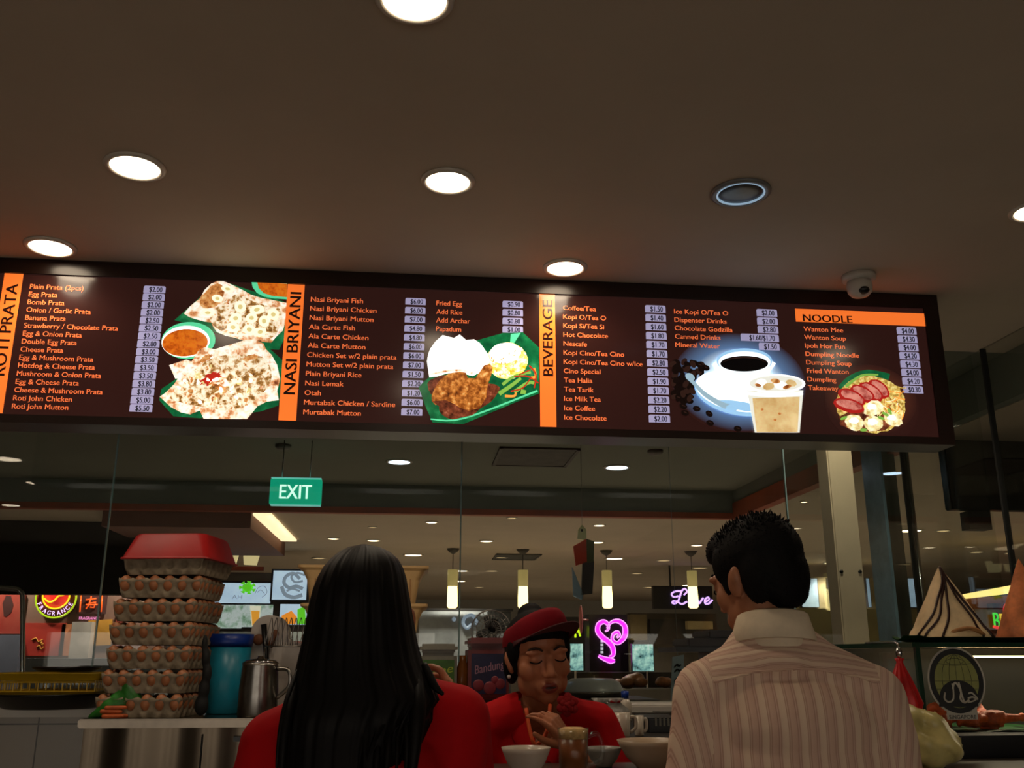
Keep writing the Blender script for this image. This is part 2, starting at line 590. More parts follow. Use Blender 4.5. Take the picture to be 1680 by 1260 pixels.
# more of the same lamps behind the photographer, seen mirrored in the glass wall
MIR = 'ceiling lamps mirrored in the glass'
for px, py, rad, lens, lab in [
    (60, 791, 0.05, m_lens_h, 'ceiling lamp behind the viewer, mirrored in the glass above the dark fascia'),
    (12, 752, 0.06, m_lens_b, 'bluish ceiling lamp behind the viewer, mirrored at the far left of the glass'),
    (18, 828, 0.05, m_lens_h, 'ceiling lamp behind the viewer, mirrored just above the top edge of the dark fascia')]:
    q = P(px, py, Z=ZC)
    downlight(q.x, 2 * YG - q.y, ZC, rad * 1.6, m_lens, lab, MIR)

# ------------------------------------------------------------------ hall lamps beyond the glass
HALL = 'small round lamps of the hall ceiling'
def hall(px, py, wpx, lens, lab, z=ZL, power=0.0, color=(1, 0.86, 0.69)):
    q = P(px, py, Z=z)
    dist = (q - O).length
    rad = wpx * dist / FOC / 2 * 0.97
    downlight(q.x, q.y, z, rad, lens, lab, HALL, power, color, 120, 'hall_downlight')
hall(655, 757, 36, m_lens_b, 'bright bluish lamp below the menu board, to the right of the green exit sign', ZC, 10, (0.75, 0.88, 1))
hall(1012, 766, 36, m_lens_b, 'bright bluish lamp below the menu board, to the right of the ceiling vent', ZC, 10, (0.75, 0.88, 1))
hall(708, 856, 18, m_lens_h, 'small hall lamp nearest the bulkhead, left of the upright glass joint', power=HALL_W)
hall(547, 883, 18, m_lens_h, 'small hall lamp just above and left of the long haired head', power=HALL_W)
hall(613, 886, 20, m_lens_h, 'small hall lamp right above the crown of the long haired head')
hall(798, 887, 20, m_lens_h, 'small hall lamp between two pendant mounts right of the glass joint')
hall(678, 910, 28, m_lens_h, 'larger hall lamp just right of the long haired head', power=HALL_W)
hall(523, 915, 19, m_lens_d, 'dim hall lamp beside the rim of the cream crate')
hall(611, 864, 12, m_lens_d, 'faint hall lamp high above the long haired head')
hall(840, 849, 15, m_lens_d, 'faint hall lamp under the rust trim, middle of the bulkhead')
hall(756, 936, 22, m_lens_h, 'hall lamp crossing the glass joint, above the first pendant', power=HALL_W)
hall(752, 953, 23, m_lens_h, 'hall lamp low behind the glass joint, touching the first pendant', power=HALL_W * 1.5)
hall(822, 914, 20, m_lens_d, 'dim hall lamp against the dark ceiling vent', power=HALL_W)
hall(807, 936, 18, m_lens_d, 'dim hall lamp between the first two pendants, upper')
hall(786, 963, 13, m_lens_d, 'dim hall lamp between the first two pendants, lower', power=HALL_W)
hall(983, 861, 18, m_lens_h, 'small hall lamp at the tip of the hanging pennant', power=HALL_W)
hall(980, 889, 20, m_lens_h, 'small hall lamp right of the red pennant')
hall(1008, 916, 27, m_lens_h, 'larger hall lamp right of the pennant, above the pink neon', power=HALL_W)
hall(1089, 919, 20, m_lens_d, 'dim hall lamp above the script neon sign')
hall(1045, 940, 17, m_lens_d, 'dim hall lamp left of the hanging script sign')
hall(1067, 963, 19, m_lens_d, 'dim hall lamp at the corner of the script sign', power=HALL_W * 1.5)
hall(1143, 894, 18, m_lens_h, 'small hall lamp nearest the forehead of the man')
hall(1148, 931, 23, m_lens_d, 'pale hall lamp beside the nose of the man')
hall(1130, 960, 22, m_lens_h, 'hall lamp on the top edge of the script sign', power=HALL_W)
hall(1319, 822, 11, m_lens_h, 'tiny hall lamp right of the spiky hair, under the slanting rust trim', power=HALL_W)
hall(1364, 923, 21, m_lens_h, 'hall lamp left of the cream column', power=HALL_W)
hall(1493, 870, 33, m_lens_h, 'large hall lamp behind the steel post', power=HALL_W)
hall(1602, 905, 17, m_lens_d, 'dim hall lamp above the tall roti cone')
hall(1547, 870, 18, m_lens_d, 'dim hall lamp right of the steel post', power=HALL_W)
hall(1655, 907, 12, m_lens_d, 'faint hall lamp near the right dark joint')
hall(330, 910, 24, m_lens_h, 'hall lamp under the brown soffit above the egg trays', power=HALL_W)
hall(298, 933, 18, m_lens_d, 'dim hall lamp above the red tray')

for x, y, lab in [(-2.6, 9.62, 'added unseen lamp behind the dark fascia, brightening the round neon sign'), (-4.0, 9.62, 'added unseen lamp behind the dark fascia, brightening the figure poster')]:  # unseen lamps added only to brighten the shop posters
    downlight(x, y, ZL, .07, m_lens_h, lab, HALL, 70, (1, .86, .69), 150, 'hall_downlight')
# vents, detectors
m_vent = mat('vent_grey', (70, 66, 58), 0.6, noise=(8, 0.15))
def vent(quad, z, lab):
    pts = [P(*q, Z=z - 0.012) for q in quad]
    c = sum(pts, Vector()) / 4
    t = empty('ceiling_vent', lab, 'vent', (c.x, c.y, z))
    xs = sorted(p.x for p in pts); ys = sorted(p.y for p in pts)
    w, d = (xs[2] + xs[3] - xs[0] - xs[1]) / 4, (ys[2] + ys[3] - ys[0] - ys[1]) / 4
    b = MB()
    for s in (-1, 1):
        b.box((-w, s * d - 0.012 - 0.012 * s, -0.014), (w, s * d + 0.012 - 0.012 * s, -0.001))
        b.box((s * w - 0.012 - 0.012 * s, -d, -0.014), (s * w + 0.012 - 0.012 * s, d, -0.001))
    b.build('frame', m_vent, t)
    b = MB()
    n = 9
    for i in range(n):
        y = -d + 2 * d * (i + 0.5) / n
        b.add([(-w + .02, y - d / n * .7, -0.003), (w - .02, y - d / n * .7, -0.003), (w - .02, y + d / n * .5, -0.012), (-w + .02, y + d / n * .5, -0.012)], [(0, 1, 2, 3)])
    b.build('louvres', m_vent, t)
vent([(820, 735), (947, 738), (935, 766), (807, 765)], ZC, 'dark square ceiling vent below the menu board, between the two bluish lamps')
vent([(815, 910), (888, 910), (880, 919), (806, 919)], ZL, 'dark ceiling vent far in the hall, above the staff member')
for px, py, z, lab in [(465, 730, ZC, 'small dark smoke detector above the exit sign'), (1075, 739, ZC, 'small smoke detector under the menu board, right of the second bluish lamp')]:
    q = P(px, py, Z=z)
    b = MB(); b.lathe([(0.055, 0), (0.055, -0.015), (0.04, -0.03), (0, -0.033)], (q.x, q.y, z), 24)
    tag(b.build('smoke_detector', mat('detector', (90, 84, 74), 0.5, noise=(20, .05))), lab, 'smoke detector')
# ------------------------------------------------------------------ the menu lightbox
EX, EZ = Vector((1, 0, 0)), Vector((0, 0, 1))
def bp(px, py, lay=0.0):
    q = P(px, py, Y=YD)
    return Vector((q.x, YD - lay, q.z))
ZT, ZBT = ZC, P(800, 712.5, Y=YD).z
XL, XRB = -1.78, P(1551, 610, Y=YD).x
board = empty('menu_lightbox', 'long backlit brown menu board with orange headings, price tags and food pictures', 'menu board', (0.2, YD + 0.07, ZBT))
m_frame = mat('lightbox_frame', (30, 16, 11), 0.28, noise=(6, 0.12))
m_disp = lit('menu_face', (44, 21, 18), 0.75)
zi0, zi1 = bp(885, 700).z, bp(885, 482.5).z
xi1 = P(1526, 600, Y=YD).x
b = MB()
b.box((XL, YD - 0.008, ZT - 0.005 - (ZT - zi1) + 0.006), (XRB, YD + 0.14, ZT - 0.001))
b.box((XL, YD - 0.008, ZBT), (XRB, YD + 0.14, zi0 - 0.004))
b.box((xi1, YD - 0.008, zi0 - 0.004), (XRB, YD + 0.14, zi1 + 0.002))
b.box((XL, YD - 0.008, zi0 - 0.004), (XL + 0.06, YD + 0.14, zi1 + 0.002))
rel(b, board).build('frame', m_frame, board)
b = MB(); b.box((XL + 0.06, YD, zi0 - 0.004), (xi1, YD + 0.13, zi1 + 0.002)); rel(b, board).build('menu_face', m_disp, board)

m_org = lit('menu_orange', (244, 116, 44), 0.9)
m_otx = lit('menu_orange_text', (232, 112, 62), 0.9)
m_dtx = lit('menu_dark_text', (40, 20, 16), 0.3)
m_tag = lit('menu_price_tag', (158, 152, 186), 0.85)
m_ptx = lit('menu_price_text', (26, 20, 34), 0.12)

def heading_bar(c4, text, t0, t1, h, vertical=True):
    b = MB()
    lo, hi = c4
    b.box((lo.x, YD - 0.002, lo.z), (hi.x, YD - 0.0005, hi.z))
    o = rel(b, board).build('heading_bar', m_org, board)
    full = text_geo(text)[2]
    words = text.split()
    for i, wd in enumerate(words):
        b = MB()
        w = text_geo(wd)[2]
        f0, f1 = ((0.0, w / full) if i == 0 else (1 - w / full, 1.0))
        if vertical:
            cx = (lo.x + hi.x) / 2
            put_text(b, wd, Vector((cx + h / 2, YD - 0.0026, t0.z + (t1.z - t0.z) * f0)), EZ, -EX, h, (t1.z - t0.z) * (f1 - f0), bold=0.06)
        else:
            put_text(b, wd, Vector((t0.x, YD - 0.0026, t0.z)), EX, EZ, h, (t1.x - t0.x), bold=0.08)
        rel(b, board).build('heading_text', m_dtx, o)

zr1, zr0 = zi1, zi0
xr = bp(22, 560).x
W_ = bp(911.5, 590).x - bp(885.5, 590).x
heading_bar((Vector((xr - W_ * 1.08, 0, zr0)), Vector((xr, 0, zr1 + 0.0))), 'ROTI PRATA', bp(-2, 616), bp(22, 466), 0.042)
xn0, xn1 = bp(464.5, 577).x, bp(493, 577).x
heading_bar((Vector((xn0, 0, zr0)), Vector((xn1, 0, zr1))), 'NASI BRIYANI', bp(475, 647), bp(485, 480), 0.043)
heading_bar((Vector((bp(885.5, 590).x, 0, zr0)), Vector((bp(911.5, 590).x, 0, zr1))), 'BEVERAGE', bp(898, 617), bp(898, 493), 0.040)
n0, n1 = bp(1305.8, 527.6), bp(1521.8, 515)
heading_bar((Vector((n0.x, 0, n0.z)), Vector((n1.x, 0, n1.z))), 'NOODLE', bp(1317.5, 527.3), bp(1398, 530), 0.031, False)

def menu_column(items, first, last, sample, prices, pf, pl, tw=33.5, th=10.6, ch=0.0195, wide=None):
    """lines evenly spaced on the board between two measured anchors; sample=(word, width in px at row)"""
    n = len(items)
    a, z = bp(*first), bp(*last)
    w = (bp(sample[2] + sample[1], sample[3]) - bp(sample[2], sample[3])).length
    xs = w / text_geo(sample[0], 0.004)[2]
    for i, s in enumerate(items):
        q = a.lerp(z, i / max(1, n - 1))
        b = MB()
        put_text(b, s, Vector((q.x, YD - 0.0012, q.z - ch / 2)), EX, EZ, ch, xs=xs / ch, bold=0.035)
        rel(b, board).build('menu_line', m_otx, board)
    a, z = bp(*pf), bp(*pl)
    n = len(prices)
    for i, s in enumerate(prices):
        q = a.lerp(z, i / max(1, n - 1))
        k = wide if (wide and '/' in s) else tw
        w = k * (bp(pf[0] + 1, pf[1]) - bp(*pf)).length
        h = th * (bp(pf[0], pf[1] - 1) - bp(*pf)).length
        cx = q.x - (w - tw / k * w) / 2 if k != tw else q.x
        c = h * 0.22
        pts = []
        for sx, sz, r in ((1, -1, h * .02), (1, 1, c), (-1, 1, c), (-1, -1, h * .02)):
            for j in range(4):
                aa = {(1, -1): -90, (1, 1): 0, (-1, 1): 90, (-1, -1): 180}[(sx, sz)] + 30 * j
                pts.append(Vector((cx + sx * (w / 2 - r) + r * math.cos(R(aa)), YD - 0.0014, q.z + sz * (h / 2 - r) + r * math.sin(R(aa)))))
        b = MB(); b.prism(pts, (0, 0.001, 0))
        o = rel(b, board).build('price_tag', m_tag, board)
        b = MB()
        put_text(b, s, Vector((cx + w * .06, YD - 0.0019, q.z)), EX, EZ, h * 0.74, w * (0.6 if k == tw else 0.66), bold=0.05, center=True)
        rel(b, board).build('price_text', m_ptx, o)

menu_column(['Plain Prata (2pcs)', 'Egg Prata', 'Bomb Prata', 'Onion / Garlic Prata', 'Banana Prata', 'Strawberry / Chocolate Prata', 'Egg & Onion Prata', 'Double Egg Prata', 'Cheese Prata', 'Egg & Mushroom Prata', 'Hotdog & Cheese Prata', 'Mushroom & Onion Prata', 'Egg & Cheese Prata', 'Cheese & Mushroom Prata', 'Roti John Chicken', 'Roti John Mutton'],
            (49.5, 469.6), (20, 666), ('Strawberry / Chocolate Prata', 154.5, 39.3, 535),
            ['$2.00', '$2.00', '$2.00', '$2.00', '$2.50', '$2.50', '$2.50', '$2.80', '$3.00', '$3.50', '$3.50', '$3.50', '$3.80', '$3.80', '$5.00', '$5.50'], (253.8, 475), (231.5, 669.6), 36, 11.4)
menu_column(['Nasi Briyani Fish', 'Nasi Briyani Chicken', 'Nasi Briyani Mutton', 'Ala Carte Fish', 'Ala Carte Chicken', 'Ala Carte Mutton', 'Chicken Set w/2 plain prata', 'Mutton Set w/2 plain prata', 'Plain Briyani Rice', 'Nasi Lemak', 'Otah', 'Murtabak Chicken / Sardine', 'Murtabak Mutton'],
            (510.1, 490.7), (497.8, 675.5), ('Murtabak Chicken / Sardine', 149.5, 498.9, 660),
            ['$6.00', '$6.00', '$7.00', '$4.80', '$4.80', '$6.00', '$6.00', '$7.00', '$1.50', '$2.20', '$1.20', '$6.00', '$7.00'], (681.8, 494.8), (675.5, 676))
menu_column(['Fried Egg', 'Add Rice', 'Add Archar', 'Papadum'], (716, 497), (715.5, 539), ('Add Archar', 55.5, 715.7, 525),
            ['$0.90', '$0.80', '$0.80', '$1.00'], (841.2, 499.4), (841.2, 540.8))
menu_column(['Coffee/Tea', 'Kopi O/Tea O', 'Kopi Si/Tea Si', 'Hot Chocolate', 'Nescafe', 'Kopi Cino/Tea Cino', 'Kopi Cino/Tea Cino w/Ice', 'Cino Special', 'Tea Halia', 'Tea Tarik', 'Ice Milk Tea', 'Ice Coffee', 'Ice Chocolate'],
            (923.8, 504.9), (925.7, 684.3), ('Kopi Cino/Tea Cino w/Ice', 129, 924.6, 595),
            ['$1.50', '$1.40', '$1.60', '$1.80', '$1.70', '$1.70', '$2.80', '$2.50', '$1.90', '$1.70', '$2.20', '$2.20', '$2.00'], (1075, 507), (1081.8, 687), 33.5, 11.6)
menu_column(['Ice Kopi O/Tea O', 'Dispenser Drinks', 'Chocolate Godzilla', 'Canned Drinks', 'Mineral Water'], (1105.9, 510.6), (1107.8, 565.3), ('Chocolate Godzilla', 94.5, 1106.9, 539),
            ['$2.00', '$2.00', '$2.80', '$1.60/$1.70', '$1.50'], (1257.9, 513.4), (1261.7, 568.7), 33.5, 11.6, wide=62)
menu_column(['Wanton Mee', 'Wanton Soup', 'Ipoh Hor Fun', 'Dumpling Noodle', 'Dumpling Soup', 'Fried Wanton', 'Dumpling', 'Takeaway'], (1318.2, 539.3), (1325.7, 635.7), ('Dumpling Noodle', 86.8, 1321, 582),
            ['$4.00', '$4.30', '$4.00', '$4.20', '$4.30', '$4.00', '$4.20', '$0.30'], (1487, 542.9), (1497.9, 639.3), 32, 11.6)

# --- printed food pictures: one flat print each, several inks
def ink(name, rgb, s=1.0, scale=None, stops=None):
    return lit('ink_' + name, rgb, s, noise=(scale, 0.3) if scale else None, stops=stops)
i_leaf = ink('leaf', (14, 96, 54), 0.85, 14, [(0.3, (6, 60, 36)), (0.55, (14, 100, 56)), (0.75, (50, 146, 90))])
i_prata = ink('prata', (230, 200, 160), 1.05, 26, [(0.30, (110, 50, 26)), (0.41, (206, 140, 90)), (0.48, (236, 214, 184)), (0.58, (252, 246, 236)), (0.66, (236, 190, 160)), (0.74, (150, 70, 44))])
i_prata2 = ink('prata_mix', (210, 170, 110), 1.0, 44, [(0.32, (84, 50, 24)), (0.43, (164, 116, 56)), (0.50, (230, 208, 172)), (0.58, (250, 242, 222)), (0.63, (214, 160, 96)), (0.7, (140, 40, 24))])
i_brown = ink('fold_brown', (190, 120, 60), 0.95, 40, [(0.35, (130, 66, 26)), (0.5, (196, 128, 66)), (0.65, (232, 190, 130))])
i_banana = ink('banana', (252, 246, 214), 1.05)
i_banc = ink('banana_core', (214, 196, 130), 1.0)
i_bowl = ink('bowl_green', (84, 205, 150), 1.0)
i_curry = ink('curry', (196, 92, 16), 0.95, 60, [(0.35, (170, 70, 10)), (0.6, (212, 110, 24))])
i_white = ink('picture_white', (255, 255, 250), 1.15)
i_rice = ink('yellow_rice', (245, 226, 120), 1.05, 60, [(0.36, (226, 176, 30)), (0.5, (248, 226, 120)), (0.6, (255, 252, 226))])
i_chick = ink('chicken', (150, 84, 30), 0.95, 42, [(0.3, (62, 26, 10)), (0.45, (140, 74, 24)), (0.58, (196, 124, 54)), (0.7, (236, 190, 120))])
i_sauce = ink('sauce', (96, 44, 26), 0.8, 46, [(0.35, (52, 20, 12)), (0.6, (130, 64, 40)), (0.75, (190, 120, 90))])
i_veg = ink('veg_green', (120, 170, 70), 0.95)
i_chili = ink('chili_red', (176, 36, 22), 0.9)
i_carrot = ink('carrot', (238, 150, 60), 0.95)
i_glow = ink('cup_white', (240, 250, 255), 1.3)
i_blue = ink('cup_blue', (150, 196, 232), 1.0)
i_coffee = ink('coffee', (10, 8, 10), 0.3)
i_bean = ink('bean', (26, 14, 12), 0.35)
i_bean2 = ink('bean_light', (58, 36, 30), 0.4)
i_spoon = ink('spoon', (150, 180, 196), 0.9)
i_ice = ink('iced_coffee', (206, 172, 112), 1.0, 10, [(0.35, (188, 150, 92)), (0.65, (224, 196, 140))])
i_plast = ink('cup_plastic', (226, 226, 214), 1.0)
i_nood = ink('noodles', (210, 184, 96), 0.95, 70, [(0.32, (110, 82, 30)), (0.48, (196, 164, 78)), (0.6, (236, 218, 140))])
i_siu = ink('char_siu', (192, 96, 84), 0.95, 30, [(0.35, (150, 50, 44)), (0.6, (216, 136, 120))])
i_siur = ink('char_siu_rim', (168, 30, 26), 0.9)
i_dump = ink('dumpling', (240, 226, 170), 1.05, 40, [(0.35, (190, 160, 90)), (0.5, (240, 226, 170)), (0.65, (255, 250, 226))])

def glow_mat(name, center, edge, edge_rgb):
    """printed backdrop that fades radially into the board colour"""
    m = lit(name, edge_rgb, 0.9)
    nt = m.node_tree
    tc = nt.nodes.new('ShaderNodeTexCoord')
    gr = nt.nodes.new('ShaderNodeTexGradient'); gr.gradient_type = 'SPHERICAL'
    mp = nt.nodes.new('ShaderNodeMapping')
    mp.inputs['Location'].default_value = (-1, -1, -1)
    mp.inputs['Scale'].default_value = (2, 2, 2)
    nt.links.new(tc.outputs['Generated'], mp.inputs['Vector'])
    sp = nt.nodes.new('ShaderNodeVectorMath'); sp.operation = 'MULTIPLY'; sp.inputs[1].default_value = (1, 0, 1)
    nt.links.new(mp.outputs[0], sp.inputs[0])
    nt.links.new(sp.outputs[0], gr.inputs['Vector'])
    ra = nt.nodes.new('ShaderNodeValToRGB')
    el = ra.color_ramp.elements
    el[0].position = 0.0; el[0].color = S(*edge_rgb)
    el[1].position = 0.62; el[1].color = S(*center)
    e = el.new(0.3); e.color = S(*edge)
    nt.links.new(gr.outputs['Fac'], ra.inputs['Fac'])
    bs = nt.nodes['Principled BSDF']
    nt.links.new(ra.outputs['Color'], bs.inputs['Base Color'])
    nt.links.new(ra.outputs['Color'], bs.inputs['Emission Color'])
    return m

class Pic:
    def __init__(s, fx, fy, k, mats):
        s.fx, s.fy, s.k = fx, fy, k
        s.mats, s.b, s.l = mats, MB(), 0.0016
    def q(s, x, y):
        return bp(s.fx + x / s.k, s.fy + y / s.k, s.l)
    def poly(s, pts, m, curve=0):
        s.l += 0.00006
        w = [s.q(*p) for p in pts]
        if curve:
            w = smooth_path(w, curve, True)
            for p in w: p.y = YD - s.l
        s.b.add(w, [tuple(range(len(w)))], False, s.mats.index(m))
    def ell(s, x, y, rx, ry, m, rot=0, n=28, jit=0.0):
        s.l += 0.00006
        c, sn = math.cos(R(rot)), math.sin(R(rot))
        w = []
        for i in range(n):
            a = 2 * math.pi * i / n
            j = 1 + jit * random.uniform(-1, 1)
            u, v = rx * math.cos(a) * j, ry * math.sin(a) * j
            w.append(s.q(x + u * c - v * sn, y + u * sn + v * c))
        s.b.add(w, [tuple(range(n))], False, s.mats.index(m))
    def stroke(s, pts, wd, m):
        s.l += 0.00006
        pts = smooth_path([Vector((p[0], p[1], 0)) for p in pts], 5)
        n = len(pts)
        ws = wd if isinstance(wd, (list, tuple)) else [wd] * 2
        L, Rr = [], []
        for i, p in enumerate(pts):
            t = (pts[min(i + 1, n - 1)] - pts[max(i - 1, 0)]).normalized()
            w = ws[0] + (ws[1] - ws[0]) * i / (n - 1)
            L.append(s.q(p.x - t.y * w / 2, p.y + t.x * w / 2)); Rr.append(s.q(p.x + t.y * w / 2, p.y - t.x * w / 2))
        s.b.add(L + Rr, [(i, i + 1, n + i + 1, n + i) for i in range(n - 1)], False, s.mats.index(m))
    def done(s, label):
        o = rel(s.b, board).build('food_picture', s.mats, board)
        for p in o.data.polygons:
            pass
        o['label'] = label

# prata with banana, curry and a second prata
p = Pic(0, 400, 3.2308, [i_leaf, i_prata, i_prata2, i_brown, i_banana, i_banc, i_bowl, i_curry, i_white, i_chili])
p.poly([(925, 405), (1010, 330), (1090, 255), (1170, 195), (1520, 312), (1510, 500), (1480, 562), (1440, 560), (1140, 470), (1000, 425)], i_leaf)
p.poly([(856, 770), (960, 700), (1060, 590), (1390, 520), (1500, 620), (1492, 760), (1476, 858), (1380, 890), (1060, 925), (920, 915), (845, 830)], i_leaf)
p.poly([(975, 370), (1010, 330), (1060, 290), (1085, 245), (1120, 212), (1165, 194), (1200, 205), (1230, 218), (1285, 245), (1330, 270), (1385, 288), (1440, 298), (1518, 314), (1519, 345), (1514, 410), (1500, 460), (1468, 490), (1438, 525), (1390, 520), (1330, 506), (1290, 512), (1240, 498), (1195, 488), (1150, 468), (1130, 440), (1120, 418), (1080, 412), (1045, 402), (1005, 390)], i_prata)
p.poly([(1115, 405), (1140, 350), (1195, 300), (1220, 270), (1260, 260), (1330, 300), (1420, 330), (1490, 350), (1480, 440), (1440, 500), (1330, 480), (1230, 480), (1160, 455)], i_prata2, 3)
p.poly([(1060, 300), (1120, 225), (1170, 215), (1190, 260), (1150, 330), (1080, 340)], i_brown, 3)
p.stroke([(1195, 330), (1240, 265), (1300, 275), (1390, 310), (1510, 335)], (10, 22), i_prata)
for x, y, rx, ry, r in [(1207, 240, 34, 18, 10), (1153, 291, 30, 20, 10), (1102, 366, 36, 20, 0), (1274, 335, 31, 30, 0), (1250, 396, 32, 26, -10), (1334, 394, 30, 26, 0), (1362, 350, 38, 24, -15), (1400, 411, 28, 30, 0), (1449, 376, 30, 28, 0), (1236, 444, 33, 27, 10), (1322, 456, 33, 27, 10), (1380, 469, 33, 24, -10)]:
    p.ell(x, y, rx, ry, i_banana, r)
    p.ell(x, y, rx * .42, ry * .42, i_banc, r)
p.ell(1000, 514, 143, 98, i_bowl, -4); p.ell(985, 520, 128, 84, i_white, -4); p.ell(982, 526, 121, 72, i_curry, -4)
p.poly([(1334, 203), (1340, 232), (1362, 262), (1400, 282), (1455, 292), (1522, 296), (1522, 212)], i_bowl)
p.poly([(1364, 206), (1372, 236), (1400, 264), (1445, 278), (1522, 285), (1522, 214)], i_curry)
p.poly([(898, 645), (990, 615), (1050, 640), (985, 712), (930, 716)], i_prata)
p.poly([(848, 812), (880, 790), (925, 745), (960, 690), (985, 660), (1020, 620), (1055, 565), (1085, 550), (1140, 560), (1190, 545), (1250, 528), (1310, 507), (1355, 510), (1398, 530), (1410, 560), (1440, 590), (1470, 645), (1486, 720), (1470, 780), (1478, 830), (1415, 838), (1365, 862), (1335, 900), (1310, 930), (1180, 930), (1080, 928), (1060, 885), (1010, 905), (960, 895), (905, 865)], i_prata)
p.poly([(900, 820), (960, 760), (1010, 690), (1070, 640), (1150, 600), (1260, 590), (1390, 600), (1440, 680), (1420, 760), (1330, 850), (1200, 880), (1040, 860)], i_prata2, 3)
for x, y, rx, ry, r in [(1120, 715, 60, 26, -30), (1180, 760, 34, 14, -10), (1330, 605, 40, 14, -20), (1090, 610, 40, 14, -30)]:
    p.ell(x, y, rx, ry, i_chili if ry > 20 else i_brown, r, jit=.25)
for k in range(60):
    a, rr = random.uniform(0, 6.28), random.random() ** .6
    p.ell(1160 + 230 * rr * math.cos(a), 760 + 110 * rr * math.sin(a), random.uniform(8, 18), random.uniform(5, 10), random.choice([i_white, i_banana, i_brown, i_banc, i_prata]), random.uniform(0, 180), 10, .2)
p.done('printed picture of banana prata, curry bowl and filled prata on green leaf')

# briyani with papadum, chicken and pickles
p = Pic(460, 440, 3.652, [i_leaf, i_white, i_rice, i_chick, i_sauce, i_veg, i_chili, i_carrot, i_prata, i_bowl])
p.poly([(828, 715), (850, 690), (960, 590), (1180, 432), (1330, 390), (1452, 384), (1548, 475), (1548, 752), (1420, 800), (1095, 935), (912, 926), (870, 830)], i_leaf)
p.poly([(1380, 395), (1440, 388), (1400, 450), (1376, 455)], i_bowl)
p.stroke([(900, 905), (1100, 900), (1540, 735)], (8, 12), i_bowl)
p.poly([(950, 835), (1000, 780), (1120, 730), (1240, 690), (1312, 712), (1300, 750), (1262, 800), (1200, 840), (1150, 882), (1080, 895), (1030, 908), (970, 880)], i_sauce, 2)
p.poly([(880, 690), (930, 655), (1010, 640), (1000, 700), (940, 720), (905, 760)], i_sauce, 2)
p.ell(1358, 556, 124, 110, i_rice, 0, 40, .02); p.ell(1345, 510, 96, 62, i_white, -8, 36, .03)
for k in range(40):
    a, rr = random.uniform(0, 6.28), random.random() ** .5
    p.ell(1358 + 112 * rr * math.cos(a), 575 + 85 * rr * math.sin(a), 9, 3, random.choice([i_white, i_carrot, i_rice]), random.uniform(0, 180), 8)
p.poly([(878, 560), (885, 520), (896, 488), (928, 442), (972, 403), (1005, 412), (1040, 420), (1074, 399), (1112, 432), (1160, 428), (1195, 450), (1212, 472), (1245, 520), (1258, 560), (1228, 600), (1190, 630), (1150, 648), (1080, 628), (1000, 632), (940, 650), (892, 656)], i_white)
p.stroke([(896, 640), (1000, 618), (1090, 616), (1150, 632)], (10, 16), i_prata)
p.poly([(905, 770), (925, 720), (950, 680), (985, 648), (1020, 630), (1075, 622), (1110, 628), (1122, 660), (1165, 662), (1190, 630), (1222, 582), (1258, 578), (1272, 598), (1262, 645), (1242, 700), (1232, 780), (1195, 838), (1130, 856), (1080, 840), (1040, 815), (990, 792), (930, 822), (908, 800)], i_chick)
p.poly([(912, 800), (990, 792), (1040, 815), (1030, 838), (950, 830)], i_coffee if False else i_sauce)
for pts, w, m in [([(1310, 755), (1390, 700), (1440, 660)], 26, i_veg), ([(1400, 745), (1480, 690), (1520, 690)], 24, i_veg), ([(1330, 700), (1400, 650), (1500, 625)], 20, i_veg), ([(1440, 740), (1470, 745)], 30, i_veg), ([(1345, 768), (1400, 768), (1410, 745)], 16, i_carrot), ([(1500, 660), (1528, 650), (1520, 600)], 16, i_carrot),
                  ([(1400, 650), (1480, 650), (1545, 690)], 9, i_chili), ([(1490, 585), (1530, 640), (1520, 720)], 10, i_chili), ([(1380, 740), (1450, 720), (1500, 660)], 9, i_chili), ([(1430, 640), (1500, 610)], 8, i_chili)]:
    p.stroke(pts, (w, w * .7), m)
p.done('printed picture of rice, papadum, fried chicken and pickles on green leaf')

# coffee cup with beans and iced coffee
g_cup = glow_mat('ink_cup_glow', (225, 245, 255), (84, 112, 150), (44, 21, 18))
p = Pic(860, 440, 3.652, [i_glow, i_blue, i_coffee, i_bean, i_bean2, i_spoon, i_ice, i_plast, i_white, i_brown])
b = MB()
c = bp(860 + 1290 / 3.652, 440 + 690 / 3.652)
rx = 400 / 3.652 * (bp(1200, 600) - bp(1199, 600)).length; rz = 300 / 3.652 * (bp(1200, 599) - bp(1200, 600)).length
pts = [Vector((c.x + rx * math.cos(2 * math.pi * i / 48), YD - 0.0012, max(zi0, c.z + rz * math.sin(2 * math.pi * i / 48)))) for i in range(48)]
b.prism(pts, (0, 0.0006, 0))
rel(b, board).build('picture_glow', g_cup, board)
for k in range(95):
    u = random.random()
    x = random.uniform(900, 1090) - 20 * u; y = random.uniform(560, 800)
    if x > 1010 and y > 660: x -= 90
    p.ell(x, y, 24, 16, random.choice([i_bean, i_bean, i_bean2]), random.uniform(0, 180), 12)
for x, y in [(1048, 585), (1085, 600), (1030, 845), (1105, 875), (1110, 930), (1275, 965), (950, 830), (920, 780), (960, 870)]:
    p.ell(x, y, 24, 17, i_bean, random.uniform(0, 60), 14); p.ell(x + 2, y - 3, 12, 3, i_bean2, 20, 8)
p.ell(1275, 755, 262, 128, i_blue, 12, 40); p.ell(1268, 742, 250, 116, i_glow, 12, 40)
p.poly([(1150, 560), (1162, 620), (1195, 690), (1215, 760), (1300, 800), (1420, 760), (1440, 680), (1470, 620), (1482, 560)], i_glow, 3)
p.ell(1315, 560, 166, 76, i_blue, 0, 40); p.ell(1315, 568, 156, 66, i_glow, 0, 40); p.ell(1314, 576, 143, 47, i_coffee, 0, 40)
